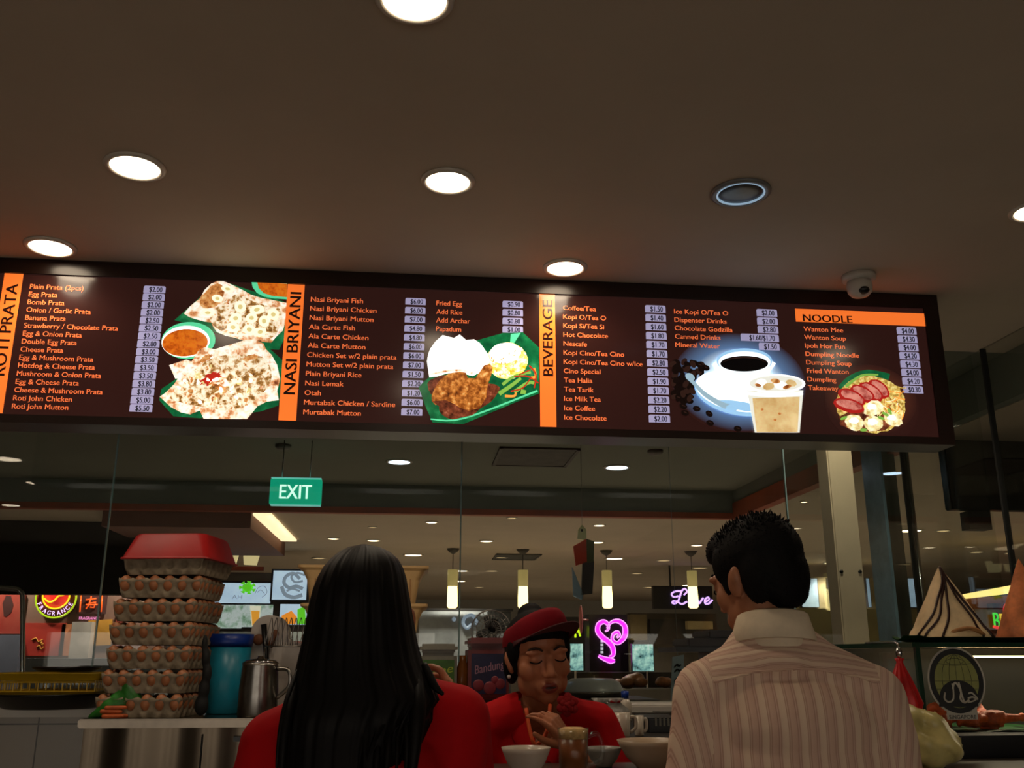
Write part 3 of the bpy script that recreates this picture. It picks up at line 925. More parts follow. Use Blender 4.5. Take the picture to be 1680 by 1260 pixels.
p.poly([(1172, 572), (1240, 540), (1314, 529), (1390, 540), (1458, 572), (1390, 548), (1314, 541), (1240, 548)], i_bean2)
p.ell(1300, 830, 150, 26, i_blue, 10, 30)
p.stroke([(968, 655), (1010, 690), (1080, 760), (1190, 825), (1270, 840)], (14, 40), i_spoon)
p.ell(990, 655, 30, 20, i_spoon, 30)
p.ell(1250, 836, 48, 22, i_blue, -12)
p.poly([(1330, 735), (1667, 735), (1645, 988), (1376, 988)], i_plast)
p.poly([(1362, 782), (1645, 774), (1632, 986), (1388, 986)], i_ice)
p.ell(1503, 697, 176, 58, i_white, 0, 40); p.ell(1503, 695, 158, 46, i_plast, 0, 40)
for x, y, rx, ry, m in [(1415, 690, 34, 24, i_white), (1460, 712, 36, 22, i_ice), (1530, 705, 40, 26, i_white), (1595, 692, 34, 20, i_ice), (1500, 680, 30, 16, i_brown), (1570, 715, 28, 12, i_brown), (1395, 705, 20, 10, i_brown)]:
    p.ell(x, y, rx, ry, m, random.uniform(-20, 20), 9)
p.stroke([(1335, 752), (1500, 768), (1665, 752)], 18, i_white)
for x, y in [(1525, 875), (1498, 912), (1420, 850)]:
    p.ell(x, y, 9, 7, i_brown)
p.done('printed picture of white coffee cup, beans and plastic cup of iced coffee')

# noodle bowl
g_bowl = glow_mat('ink_bowl_glow', (150, 110, 60), (70, 36, 26), (44, 21, 18))
b = MB()
c = bp(1080 + 980 / 2.8, 440 + 625 / 2.8)
rx = 215 / 2.8 * (bp(1430, 660) - bp(1429, 660)).length; rz = 185 / 2.8 * (bp(1430, 659) - bp(1430, 660)).length
pts = [Vector((c.x + rx * math.cos(2 * math.pi * i / 48), YD - 0.0012, max(zi0, c.z + rz * math.sin(2 * math.pi * i / 48)))) for i in range(48)]
b.prism(pts, (0, 0.0006, 0))
rel(b, board).build('picture_glow', g_bowl, board)
p = Pic(1080, 440, 2.8, [i_nood, i_leaf, i_siu, i_siur, i_dump, i_veg, i_white, i_carrot, i_sauce, i_chick])
p.ell(975, 625, 160, 132, i_nood, 10, 40, .03)
p.ell(960, 700, 130, 52, i_sauce, 0, 30, .06)
p.stroke([(832, 550), (880, 505), (960, 480), (1060, 500)], (18, 30), i_leaf)
p.stroke([(860, 545), (930, 495), (1010, 490)], (14, 8), i_veg)
for k in range(46):
    x, y, a = random.uniform(990, 1115), random.uniform(540, 690), random.uniform(0, 3.1)
    d = 26
    p.stroke([(x - d * math.cos(a), y - d * math.sin(a)), (x + 6, y + 5), (x + d * math.cos(a), y + d * math.sin(a))], 4, random.choice([i_nood, i_carrot, i_dump, i_chick]))
for x, y, rx, ry, r in [(1010, 556, 52, 28, 40), (975, 570, 58, 28, 36), (935, 578, 56, 28, 30), (885, 595, 62, 28, 26), (872, 632, 68, 26, 14)]:
    p.ell(x, y, rx + 5, ry + 6, i_siur, r, 26, .04); p.ell(x + 3, y - 3, rx - 6, ry - 6, i_siu, r, 26, .05)
for x, y, rx, ry in [(985, 645, 46, 34), (900, 710, 44, 36), (985, 715, 44, 36), (1075, 695, 46, 30)]:
    p.ell(x, y, rx, ry, i_dump, random.uniform(-30, 30), 18, .1); p.ell(x - 6, y - 8, rx * .5, ry * .45, i_white, 0, 12, .2)
for x, y, r in [(1040, 672, 30), (850, 690, -20), (1060, 660, 60), (940, 745, 0), (1020, 690, 20)]:
    p.ell(x, y, 18, 7, i_veg, r, 10)
p.done('printed picture of noodles with sliced red pork and dumplings')

# ------------------------------------------------------------------ dome camera on the ceiling in front of the board
q = P(1408, 452, Z=ZC)
t = empty('security_camera', 'small white dome camera on the ceiling above the noodle heading', 'security camera', (q.x, q.y, ZC))
m_cam = mat('camera_shell', (190, 182, 168), 0.4, noise=(20, 0.03))
b = MB(); b.lathe([(0.062, -0.001), (0.062, -0.018), (0.052, -0.026), (0.0, -0.026)], n=32); b.build('base', m_cam, t)
b = MB(); b.lathe([(0.044, -0.026), (0.048, -0.045), (0.044, -0.068), (0.032, -0.083), (0.0, -0.092)], n=32); b.build('dome', m_cam, t)
b = MB(); b.ell((0.0, -0.027, -0.068), (0.024, 0.02, 0.018)); b.build('lens_window', m_black, t)
# ------------------------------------------------------------------ beyond the glass: the hall
def plain(name, rgb, s=0, noise=None, stops=None):
    return mat(name, rgb, 0.6, noise=noise or 4, stops=stops)
def quad_box(b, px0, py0, px1, py1, Y, d, k=None, g=False):
    """upright box whose front face fills a pixel rectangle at depth Y"""
    a, c = P(px0, py0, Y=Y), P(px1, py1, Y=Y)
    b.box((min(a.x, c.x), Y, 0.0 if g else min(a.z, c.z)), (max(a.x, c.x), Y + d, max(a.z, c.z)), k)
    return b
def pl(Y, pts):
    return [P(x, y, Y=Y) for x, y in pts]
def simple(b, name, mats, label, cat, group=None, bevel=0.0):
    return tag(b.build(name, mats, None, bevel), label, cat, group)
def root_at(name, label, cat, px, py, Y, group=None, z=None):
    q = P(px, py, Y=Y)
    return empty(name, label, cat, (q.x, q.y, q.z if z is None else z), 0, group)
HUD_X, HUD_Y = EX, EZ

# green exit sign hanging from the ceiling
Y = 6.4
t = root_at('exit_sign', 'glowing green EXIT sign hanging from the ceiling behind the glass', 'exit sign', 486, 784, Y)
b = MB(); quad_box(b, 444, 785, 526, 828, Y, 0.05); rel(b, t).build('sign_box', lit('exit_green', (16, 150, 116), 0.9), t, bevel=0.004)
b = MB(); quad_box(b, 445, 782.5, 527, 785.5, Y - 0.003, 0.056); quad_box(b, 443, 827, 525, 829.5, Y - 0.003, 0.056); rel(b, t).build('rail', lit('exit_rail', (110, 190, 180), 0.7), t)
b = MB(); put_text(b, 'EXIT', P(485, 806, Y=Y - 0.002), EX, EZ, 0.098, P(511, 806, Y=Y).x - P(459, 806, Y=Y).x, bold=0.035, center=True); rel(b, t).build('sign_text', lit('exit_text', (215, 255, 240), 1.1), t)
b = MB()
for px in (462, 508):
    q = P(px, 784, Y=Y); b.cyl((q.x, Y + 0.025, q.z), (q.x, Y + 0.025, ZC), 0.004)
rel(b, t).build('hanger', m_steel, t)

# brown soffit and dark fascia at the left, lit cove
m_soff = mat('brown_soffit', (112, 70, 52), 0.7, noise=(2, 0.06))
e0, e1 = P(388, 839, Z=ZL - 0.1), P(464, 906, Z=ZL - 0.1)
b = MB(); b.box((e0.x - 1.2, YB + 0.1, ZL - 0.14), (e0.x, e1.y, ZL)); struct(b.build('ceiling_soffit', m_soff))
b = MB(); quad_box(b, 272, 838, 385, 905, 10.6, 0.1); struct(b.build('wall_soffit', m_soff))
b = MB(); a, c = P(412, 842, Z=ZL - 0.004), P(470, 880, Z=ZL - 0.004)
b.box((a.x, a.y, ZL - 0.02), (a.x + 0.17, c.y + 0.3, ZL - 0.002)); t = b.build('cove_light', lit('cove', (255, 226, 180), 1.3)); tag(t, 'cream glowing strip light set in the ceiling beside the brown soffit', 'strip light')
b = MB(); quad_box(b, -260, 848, 278, 976, 9.0, 0.15); simple(b, 'dark_fascia', mat('dark_fascia', (11, 10, 10), 0.7, noise=(3, 0.1), spec=.15), 'big black shop fascia behind the glass at the far left, above the round neon sign', 'fascia')
Y = 11.2
for pts, lab in [([(270, 906), (310, 906), (303, 924), (268, 924)], 'cream lit panel under the soffit, touching the dark fascia'), ([(343, 907), (392, 906), (386, 925), (344, 925)], 'cream lit panel under the soffit, middle of the three'), ([(399, 908), (426, 907), (420, 927), (400, 926)], 'cream lit panel under the soffit, nearest the tall screen')]:
    b = MB(); b.prism(pl(Y, pts), (0, 0.06, 0)); simple(b, 'valance_panel', lit('valance', (226, 206, 150), 0.65), lab, 'light panel', 'cream panels under the soffit')
b = MB(); quad_box(b, 266, 928, 432, 936, 11.3, 0.05); simple(b, 'red_rail', mat('red_rail', (120, 44, 28), 0.5, noise=(4, .1)), 'thin dark red rail below the cream panels', 'rail')

# shop screens left of the long haired head
m_scrf = mat('screen_frame', (22, 24, 40), 0.4, noise=(9, 0.1))
m_scr = lit('screen_pale', (176, 198, 220), 0.85, 3, [(0.3, (164, 188, 212)), (0.7, (192, 212, 230))])
m_grey = lit('screen_grey', (128, 142, 158), 0.7)
m_green = lit('screen_green', (96, 200, 40), 0.8)
def screen(px0, py0, px1, py1, Y, lab, extra=None, mface=None, group=None, name='menu_screen', cat='screen', fr=3):
    t = root_at(name, lab, cat, (px0 + px1) / 2, py1, Y, group)
    b = MB(); quad_box(b, px0 - fr, py0 - fr, px1 + fr, py1 + fr, Y + 0.004, 0.05); rel(b, t).build('frame', m_scrf, t)
    b = MB(); quad_box(b, px0, py0, px1, py1, Y, 0.01); o = rel(b, t).build('display', mface or m_scr, t)
    if extra:
        for nm, bb, mm in extra(Y - 0.003):
            rel(bb, t).build(nm, mm, o) if False else rel(bb, t).build(nm, mm, t)
    return t
def swirl_extra(Y):
    b = MB()
    def st(pts, r): b.tube(smooth_path([P(x, y, Y=Y) for x, y in pts], 5), r, 6)
    u = 0.006
    st([(492, 950), (482, 941), (470, 945), (466, 956), (474, 964), (486, 962), (497, 966)], 0.020)
    st([(500, 944), (488, 940), (478, 946), (484, 955), (497, 953)], 0.012)
    st([(462, 962), (468, 975), (482, 980), (496, 976)], 0.022)
    st([(470, 970), (480, 966), (492, 970)], 0.012)
    for v in b.v: v.y = Y + (v.y - Y) * 0.05
    return [('swirl_motif', b, m_grey)]
screen(449, 936, 502, 984, 11.29, 'tall pale screen with a grey scroll motif, just left of the cream crates', swirl_extra)
def green_extra(Y):
    b = MB()
    for k in range(14):
        a = k * 0.45
        b.prism(pl(Y, [(406 + 6 * math.cos(a) + 8 * math.cos(a) * 0, 964 + 6 * math.sin(a))] + [(406 + (9 + (k % 2) * 5) * math.cos(a + d), 964 + (8 + (k % 2) * 3) * math.sin(a + d)) for d in (-.3, 0, .3)]), (0, .001, 0))
    b.prism(pl(Y, [(398, 960), (410, 956), (416, 964), (408, 972), (398, 969)]), (0, .001, 0))
    c = MB(); put_text(c, 'AH', P(389, 979, Y=Y), EX, EZ, 0.045, 0.11, center=True)
    d = MB()
    d.tube(smooth_path(pl(Y, [(418, 975), (424, 964), (434, 962), (438, 972), (430, 980)]), 5), 0.004, 5)
    d.tube(smooth_path(pl(Y, [(422, 972), (428, 968), (434, 974)]), 5), 0.004, 5)
    return [('leaf_motif', b, m_green), ('screen_text', c, m_grey), ('line_motif', d, m_grey)]
screen(346, 956, 443, 990, 11.3, 'wide pale screen with a bright green leaf behind the glass, left of the tall screen', green_extra)
m_drk = lit('drinks_print', (150, 160, 110), 0.55, 7, [(0.32, (70, 110, 60)), (0.42, (150, 180, 160)), (0.52, (204, 214, 214)), (0.62, (190, 206, 200)), (0.72, (150, 170, 90))])
screen(352, 992, 396, 1031, 11.3, 'lower drinks poster with dull green picture, behind the blue bucket', None, m_drk, name='drinks_poster', cat='poster', fr=1)
def glass_extra(Y):
    b = MB(); b.prism(pl(Y, [(410, 994), (428, 994), (425, 1027), (413, 1027)]), (0, .001, 0))
    c = MB(); c.prism(pl(Y, [(412, 1002), (426, 1002), (424, 1026), (414, 1026)]), (0, -.001, 0))
    return [('printed_glass', b, lit('glass_print', (220, 214, 190), .8)), ('printed_drink', c, lit('drink_print', (222, 150, 50), .8))]
screen(399, 992, 446, 1029, 11.3, 'lower drinks poster with a tall orange drink, left of the wire whisk', glass_extra, m_drk, name='drinks_poster', cat='poster', fr=1)
def juice_extra(Y):
    b = MB(); b.prism(pl(Y, [(462, 1010), (478, 1002), (487, 1012), (485, 1024), (462, 1024)]), (0, .001, 0))
    c = MB(); c.prism(pl(Y, [(488, 1000), (500, 994), (502, 1024), (488, 1024)]), (0, .001, 0))
    return [('printed_juice', b, lit('juice_print', (236, 140, 40), .8)), ('printed_lime', c, m_green)]
screen(460, 991, 504, 1025, 11.3, 'lower drinks poster with green and orange fruit, under the tall screen', juice_extra, name='drinks_poster', cat='poster', fr=1)
b = MB(); quad_box(b, 345, 1036, 505, 1052, 10.6, 0.4); simple(b, 'shop_counter', plain('counter_glow', (120, 128, 128), 0.3, 4), 'grey shop counter below the drinks posters behind the glass', 'counter')
b = MB(); quad_box(b, 345, 1052, 505, 1120, 10.6, 0.4, g=True); simple(b, 'counter_front', mat('counter_front', (110, 60, 56), 0.5, noise=(3, .2)), 'dull red front panel of the shop counter behind the blue bucket', 'counter panel')

# neon round sign, red characters, small pink word
Y = 9.935
t = root_at('neon_shop_sign', 'round red and yellow neon shop sign with an arched word, below the dark fascia', 'neon sign', 92, 1015, Y)
c = P(92, 981, Y=Y); u = (P(93, 981, Y=Y) - P(92, 981, Y=Y)).length
m_nred = lit('neon_red', (196, 40, 36), 0.8); m_nyel = lit('neon_yellow', (226, 190, 30), 1.0); m_npur = lit('neon_violet', (226, 190, 255), 1.3); m_ngrn = lit('neon_lime', (150, 180, 30), .8)
b = MB(); b.cyl((c.x, Y + 0.02, c.z), (c.x, Y + 0.06, c.z), 34 * u, n=48); rel(b, t).build('disc', mat('disc_dark', (120, 30, 40), 0.4, noise=(9, .1)), t)
b = MB(); b.tube([(c.x + 33 * u * math.cos(a * .1309), Y, c.z + 33 * u * math.sin(a * .1309)) for a in range(48)], 1.6 * u, 8, closed=True); rel(b, t).build('outer_ring', m_ngrn, t)
b = MB(); b.cyl((c.x, Y + 0.0, c.z + 4 * u), (c.x, Y + 0.03, c.z + 4 * u), 22 * u, n=40); rel(b, t).build('inner_disc', m_nred, t)
b = MB(); b.tube([(c.x + 22 * u * math.cos(a * .1571), Y - 0.004, c.z + 4 * u + 22 * u * math.sin(a * .1571)) for a in range(40)], 1.4 * u, 8, closed=True)
b.tube(smooth_path([(c.x - 19 * u, Y - .006, c.z - 1 * u), (c.x - 10 * u, Y - .006, c.z - 7 * u), (c.x - 2 * u, Y - .006, c.z - 4 * u), (c.x + 4 * u, Y - .006, c.z + 3 * u), (c.x + 12 * u, Y - .006, c.z + 5 * u), (c.x + 17 * u, Y - .006, c.z + 12 * u)], 6), 1.5 * u, 8)
rel(b, t).build('swirl', m_nyel, t)
b = MB()
word = 'FRAGRANCE'
for i, ch in enumerate(word):
    a = R(-153 + i * 126 / (len(word) - 1))
    o_ = Vector((c.x + 28.5 * u * math.cos(a), Y - 0.01, c.z + 3 * u + 28.5 * u * math.sin(a)))
    ex = Vector((-math.sin(a), 0, math.cos(a))); ey = Vector((-math.cos(a), 0, -math.sin(a)))
    put_text(b, ch, o_, ex, ey, 7.5 * u, xs=0.85, bold=0.03, center=True)
rel(b, t).build('sign_text', m_npur, t)

t = root_at('neon_characters', 'orange neon brush character between two orange bars, beside the round neon sign', 'neon sign', 150, 1006, Y)
b = MB(); r_ = 1.3 * u
for pts in [[(133, 977), (131, 1004)], [(168, 977), (166, 1004)], [(141, 984), (158, 982)], [(150, 978), (146, 992), (141, 999)], [(146, 990), (157, 988), (154, 997), (148, 996)], [(141, 992), (160, 992)]]:
    b.tube(pl(Y, pts), r_, 6)
rel(b, t).build('strokes', lit('neon_orange', (224, 84, 30), .9), t)
b = MB(); quad_box(b, 128, 976, 172, 1007, Y + 0.02, 0.03); rel(b, t).build('backing', mat('sign_backing', (70, 40, 40), .6, noise=(4, .1)), t)
b = MB(); put_text(b, 'FRAGRANCE', P(146.5, 1014, Y=Y), EX, EZ, 5 * u, 33 * u, bold=.03, center=True)
simple(b, 'neon_word', lit('neon_pink', (226, 130, 190), 1.0), 'tiny pink glowing word below the orange neon characters', 'neon sign')

# shop front behind: posters, pillar
b = MB(); quad_box(b, -140, 930, 262, 1130, 10.0, 0.1, g=True); simple(b, 'shop_wall', mat('shop_wall', (126, 96, 84), 0.8, noise=(1.5, .12)), 'dull pinkish shop wall behind the round neon sign', 'wall panel')
t = root_at('red_poster', 'red poster with yellow lettering under the round neon sign', 'poster', 76, 1076, 9.97)
b = MB(); quad_box(b, 38, 1022, 102, 1076, 9.97, 0.03); rel(b, t).build('sheet', plain('poster_red', (176, 40, 34), 0.28, 3, [(.35, (160, 36, 30)), (.7, (190, 60, 40))]), t)
b = MB(); quad_box(b, 102, 1024, 113, 1076, 9.97, 0.03); rel(b, t).build('border_strip', plain('poster_cream', (206, 130, 90), .3), t)
b = MB(); put_text(b, 'SALE', P(70, 1060, Y=9.89), EX, EZ, 0.07, .2, center=True, slant=.2) if False else b.add([], [])
for i, (x, y, w) in enumerate([(52, 1050, 18), (60, 1062, 12), (66, 1056, 5)]):
    b.tube(smooth_path(pl(9.965, [(x, y), (x + w * .4, y - 3), (x + w * .6, y + 3), (x + w, y - 1)]), 4), 0.006, 5)
rel(b, t).build('lettering', plain('poster_gold', (200, 140, 50), .5), t)
t = root_at('red_poster', 'red poster with a dark haired figure at the far left edge', 'poster', 16, 1040, 9.97)
b = MB(); quad_box(b, -16, 975, 33, 1040, 9.97, 0.03); rel(b, t).build('sheet', plain('poster_red2', (150, 44, 36), 0.25, 2, [(.4, (140, 34, 28)), (.7, (170, 90, 70))]), t)
b = MB(); b.prism(pl(9.966, [(6, 1010), (4, 990), (10, 977), (18, 978), (22, 992), (18, 1005), (10, 1012)]), (0, .002, 0)); rel(b, t).build('printed_figure', plain('poster_dark', (60, 24, 22), .3), t)
b = MB(); quad_box(b, -16, 1041, 24, 1120, 9.9, 0.1, g=True); simple(b, 'shop_cladding', mat('blue_grey_panel', (92, 96, 112), .6, noise=(4, .1)), 'bluish grey panel under the poster at the far left edge', 'panel')
b = MB(); quad_box(b, 119, 1020, 142, 1096, 9.86, 0.14, g=True); simple(b, 'shop_pillar', plain('pillar_white', (170, 164, 158), .15), 'pale narrow pillar right of the red poster', 'pillar')
b = MB(); b.prism(pl(9.975, [(145, 1018), (184, 1016), (181, 1058), (143, 1060)]), (0, .025, 0)); simple(b, 'yellow_poster', plain('poster_yellow', (176, 128, 44), .3, 3), 'mustard yellow poster left of the egg tray stack', 'poster')
b = MB(); quad_box(b, 192, 1000, 200, 1050, 9.95, .05, g=True); simple(b, 'red_upright', mat('red_upright', (130, 50, 40), .6, noise=(3, .1)), 'narrow red upright beside the mustard poster', 'post')
b = MB(); quad_box(b, 36, 1080, 250, 1170, 9.2, .5, g=True); simple(b, 'display_counter', plain('display_counter', (126, 132, 136), .12, 2.5), 'grey display counter of the neon shop, above the yellow basket', 'counter')

# chrome poster stand near the left edge
t = root_at('poster_stand', 'rounded chrome stand frame at the far left edge behind the glass', 'stand', 5, 1100, 5.2, z=0.0)
b = MB()
path = pl(5.2, [(36, 1300), (37, 1100), (37, 985), (33, 971), (22, 966), (-25, 964)])
path[0].z = 0.0
b.tube([path[0]] + smooth_path(path[1:], 5), 0.012, 10); rel(b, t).build('tube_frame', m_chrome, t)
b = MB(); b.cyl((path[0].x - .08, 5.2, 0), (path[0].x - .08, 5.2, .02), .16, n=32); rel(b, t).build('foot_plate', m_black, t)

# pendant lamps in a row
m_pend = lit('pendant_glow', (255, 226, 150), 3.2)
m_pend2 = lit('pendant_pale', (196, 176, 110), .35)
def pendant(px, lab):
    zb = P(px, 998, Y=10.9).z
    x = P(px, 960, Y=10.9).x
    t = empty('pendant_lamp', lab, 'pendant lamp', (x, 10.9, ZL), 0, 'pendant lamps in a row')
    h = ZL - zb
    b = MB(); b.lathe([(0.01, -.06), (0.05, -.035), (0.075, -.0), ], n=20); b.build('canopy', m_vent, t)
    b = MB(); b.cyl((0, 0, -.05), (0, 0, -h + .42), .004, n=6); b.build('cord', m_black, t)
    b = MB(); b.lathe([(.0, -h + .42), (.058, -h + .42), (.058, -h + .24), (.054, -h + .24)], n=20); b.build('upper_shade', m_pend2, t)
    b = MB(); b.lathe([(.052, -h + .24), (.058, -h + .12), (.058, -h + .02), (.04, -h), (0, -h)], n=20); b.build('glowing_tube', m_pend, t)
pendant(742.5, 'glowing pendant lamp beside the upright glass joint, farthest from the man')
pendant(858, 'glowing pendant lamp above the cap of the staff member')
pendant(996, 'glowing pendant lamp right above the pink neon motif')
pendant(1136, 'glowing pendant lamp in front of the script neon sign')

# hanging pennant cards
t = root_at('hanging_pennant', 'hanging pennant of bright cards with a pale pointed tip, above the visor cap', 'pennant', 957, 862, 6.2)
Y = 6.2
for nm, pts, m in [('pointed_tip', [(948, 884), (949, 869), (955, 861), (962, 869), (962, 886)], plain('pennant_pale', (240, 240, 180), .4)),
                   ('red_card', [(941, 896), (962, 884), (963, 922), (945, 928)], plain('pennant_red', (236, 76, 54), .45)),
                   ('green_back', [(962, 884), (975, 888), (974, 922), (963, 924)], plain('pennant_green', (96, 104, 70), .3)),
                   ('dark_card', [(956, 922), (975, 921), (972, 974), (954, 976)], plain('pennant_dark', (70, 66, 70), .25, 6)),
                   ('blue_card', [(939, 930), (957, 975), (955, 984), (941, 978)], plain('pennant_blue', (170, 200, 230), .4))]:
    b = MB(); b.prism(pl(Y, pts), (0, .02, 0)); rel(b, t).build(nm, m, t)
b = MB(); b.prism(pl(Y - .003, [(953.5, 868), (956, 868), (956, 872), (953.5, 872)]), (0, .004, 0)); rel(b, t).build('punched_hole', m_black, t)
q = P(955.5, 862, Y=Y); b = MB(); b.cyl((q.x, Y + .01, q.z), (q.x, Y + .01, ZC), .0015, n=5); rel(b, t).build('string', m_steel, t)

# far wall with grey band of shopfronts
b = MB(); quad_box(b, 688, 1002, 800, 1060, 14, .1, g=True); t = simple(b, 'shopfront', plain('pale_front', (150, 158, 164), .3), 'pale shopfront band with a grey swirl, right of the cream crates', 'shopfront')
b = MB(); b.tube(smooth_path(pl(13.98, [(783, 1024), (776, 1010), (764, 1012), (760, 1022), (766, 1030), (774, 1024)]), 6), .025, 6); b.ell(P(745, 1016, Y=13.98), (.03, .02, .03))
simple(b, 'swirl_emblem', m_grey, 'grey swirl emblem on the pale shopfront band near the fan', 'emblem')
b = MB(); quad_box(b, 686, 998, 842, 1003, 13.9, .06); simple(b, 'shopfront_rail', mat('dark_rail', (40, 40, 42), .6, noise=(3, .1)), 'thin dark rail along the top of the pale shopfront band', 'rail')
b = MB(); quad_box(b, 801, 1003.5, 838, 1044, 13.9, .1, g=True); simple(b, 'dark_sign_panel', mat('dark_sign', (46, 48, 48), .5, noise=(6, .3)), 'dark grey panel behind the fan and the cap', 'panel')
b = MB(); quad_box(b, 905, 1012, 960, 1062, 13.6, .1, g=True); simple(b, 'shop_signboard', mat('dark_sign2', (40, 38, 38), .5, noise=(6, .2)), 'dark signboard behind the lime neon letters', 'signboard')

# script neon on a hung black board
Y = 12.6
t = root_at('script_neon_sign', 'hanging black board with a violet handwritten neon word, left of the head of the man', 'neon sign', 1120, 998, Y)
b = MB(); quad_box(b, 1071, 961, 1170, 999, Y, .08); rel(b, t).build('board', mat('neon_board', (14, 12, 16), .4, noise=(5, .2)), t)
b = MB(); m_scrp = lit('neon_script', (214, 170, 255), 1.5); r_ = .012
for pts in [[(1122, 976), (1127, 971), (1124, 966), (1119, 969), (1116, 977), (1113, 985), (1108, 990), (1103, 989), (1105, 986), (1111, 987), (1119, 991), (1127, 987)], [(1119, 970), (1109, 970), (1102, 974), (1105, 979), (1113, 978)],
            [(1136, 982), (1131, 986), (1133, 991), (1139, 990), (1141, 984), (1137, 982), (1142, 985)],
            [(1144, 982), (1147, 990), (1152, 983), (1154, 981)], [(1156, 988), (1163, 984), (1162, 980), (1157, 983), (1157, 990), (1163, 990), (1169, 984)]]:
    b.tube(smooth_path(pl(Y - .02, pts), 6), r_, 6)
rel(b, t).build('neon_tube', m_scrp, t)
b = MB(); q = P(1101, 961, Y=Y); b.cyl((q.x, Y + .04, q.z), (q.x, Y + .04, ZL), .012, n=8); rel(b, t).build('hanger_rod', m_black, t)

# pink curly neon motif on a purple-black pillar
Y = 11.6
t = root_at('neon_motif_pillar', 'dark pillar panel with a curly magenta neon heart on a stem', 'neon sign', 1003, 1100, Y)
b = MB(); quad_box(b, 966, 1008, 1032, 1110, Y, .3, g=True); rel(b, t).build('panel', mat('neon_panel', (26, 16, 30), .35, noise=(5, .2)), t)
m_mag = lit('neon_magenta', (226, 40, 226), 1.5); m_magl = lit('neon_pinkwhite', (255, 150, 255), 1.5)
def ribbon(pts, ws, Y):
    b = MB(); c = MB()
    pth = smooth_path([Vector((x, y, 0)) for x, y in pts], 6)
    n = len(pth); Lp, Rp = [], []
    for i, p in enumerate(pth):
        tt = (pth[min(i + 1, n - 1)] - pth[max(i - 1, 0)]).normalized()
        f = i / (n - 1) * (len(ws) - 1); j = min(int(f), len(ws) - 2); w = ws[j] + (ws[j + 1] - ws[j]) * (f - j)
        Lp.append(P(p.x - tt.y * w / 2, p.y + tt.x * w / 2, Y=Y)); Rp.append(P(p.x + tt.y * w / 2, p.y - tt.x * w / 2, Y=Y))
    b.grid([Lp, Rp], smooth=False); b.grid([[v + Vector((0, .01, 0)) for v in Lp], [v + Vector((0, .01, 0)) for v in Rp]], smooth=False)
    c.tube(Lp, .006, 6); c.tube(Rp, .006, 6)
    return b, c
for nm, pts, ws in [('heart_curl', [(993, 1036), (998, 1032), (997, 1024), (990, 1020), (982, 1025), (981, 1036), (989, 1046), (998, 1053), (1005, 1062), (1006, 1074), (1000, 1078)], [1, 4, 6, 7, 8, 8, 7, 3]),
                    ('heart_curl', [(996, 1031), (1003, 1021), (1014, 1019), (1024, 1026), (1026, 1038), (1022, 1048), (1013, 1055), (1005, 1050), (1006, 1041), (1013, 1037), (1016, 1042), (1012, 1046)], [2, 4, 7, 8, 8, 5, 4, 5, 4, 2]),
                    ('foot_stroke', [(982, 1076), (990, 1080), (1002, 1084), (1009, 1084)], [3, 6, 9, 3])]:
    f_, o_ = ribbon(pts, ws, Y - .03)
    k = rel(f_, t).build(nm, m_mag, t); rel(o_, t).build('neon_outline', m_magl, k)
b = MB()
for i, y in enumerate((1052, 1058, 1064, 1070)):
    quad_box(b, 985.5, y - 2, 990, y + 2, Y - .02, .01)
rel(b, t).build('small_characters', lit('neon_small_white', (200, 200, 214), .8), t)

# lime neon letters, pink oval sign, two bright poster screens
Y = 11.9
b = MB()
for pts in [[(938, 1044), (942, 1028), (944, 1036), (947, 1028), (952, 1044)], [(940, 1036), (951, 1036)], [(939, 1030), (950, 1030)], [(944, 1040), (944, 1046)]]:
    b.tube(pl(Y, pts), .012, 6)
simple(b, 'lime_neon_letters', lit('neon_lime_bright', (196, 226, 30), 1.2), 'lime green neon letters just right of the visor', 'neon sign')
b = MB(); q = P(953, 1017, Y=11.55); b.ell(q, (.025, .025, .17)); b.tube([q, (P(968, 1017, Y=11.65).x + .02, 11.65, q.z)], .012, 6); simple(b, 'oval_sign', mat('pink_oval', (150, 84, 84), .5, noise=(6, .1)), 'narrow dull pink oval sign left of the magenta neon', 'sign')
m_pst = lit('poster_teal', (130, 190, 180), .8, 9, [(0.36, (20, 34, 40)), (.44, (110, 160, 160)), (.55, (160, 206, 196)), (.7, (220, 236, 230))])
screen(933, 1056, 957, 1100, 11.08, 'bright teal poster screen beside the cheek of the staff member', lambda Y: [('stand_post', quad_box(MB(), 943, 1101, 946, 1130, Y, .03), m_white)], m_pst, name='poster_screen', fr=1)
screen(1037, 1057, 1073, 1101, 11.08, 'bright teal poster screen right of the magenta neon, on a white post', lambda Y: [('stand_post', quad_box(MB(), 1061, 1101, 1064, 1130, Y, .03), m_white)], m_pst, name='poster_screen', fr=1)
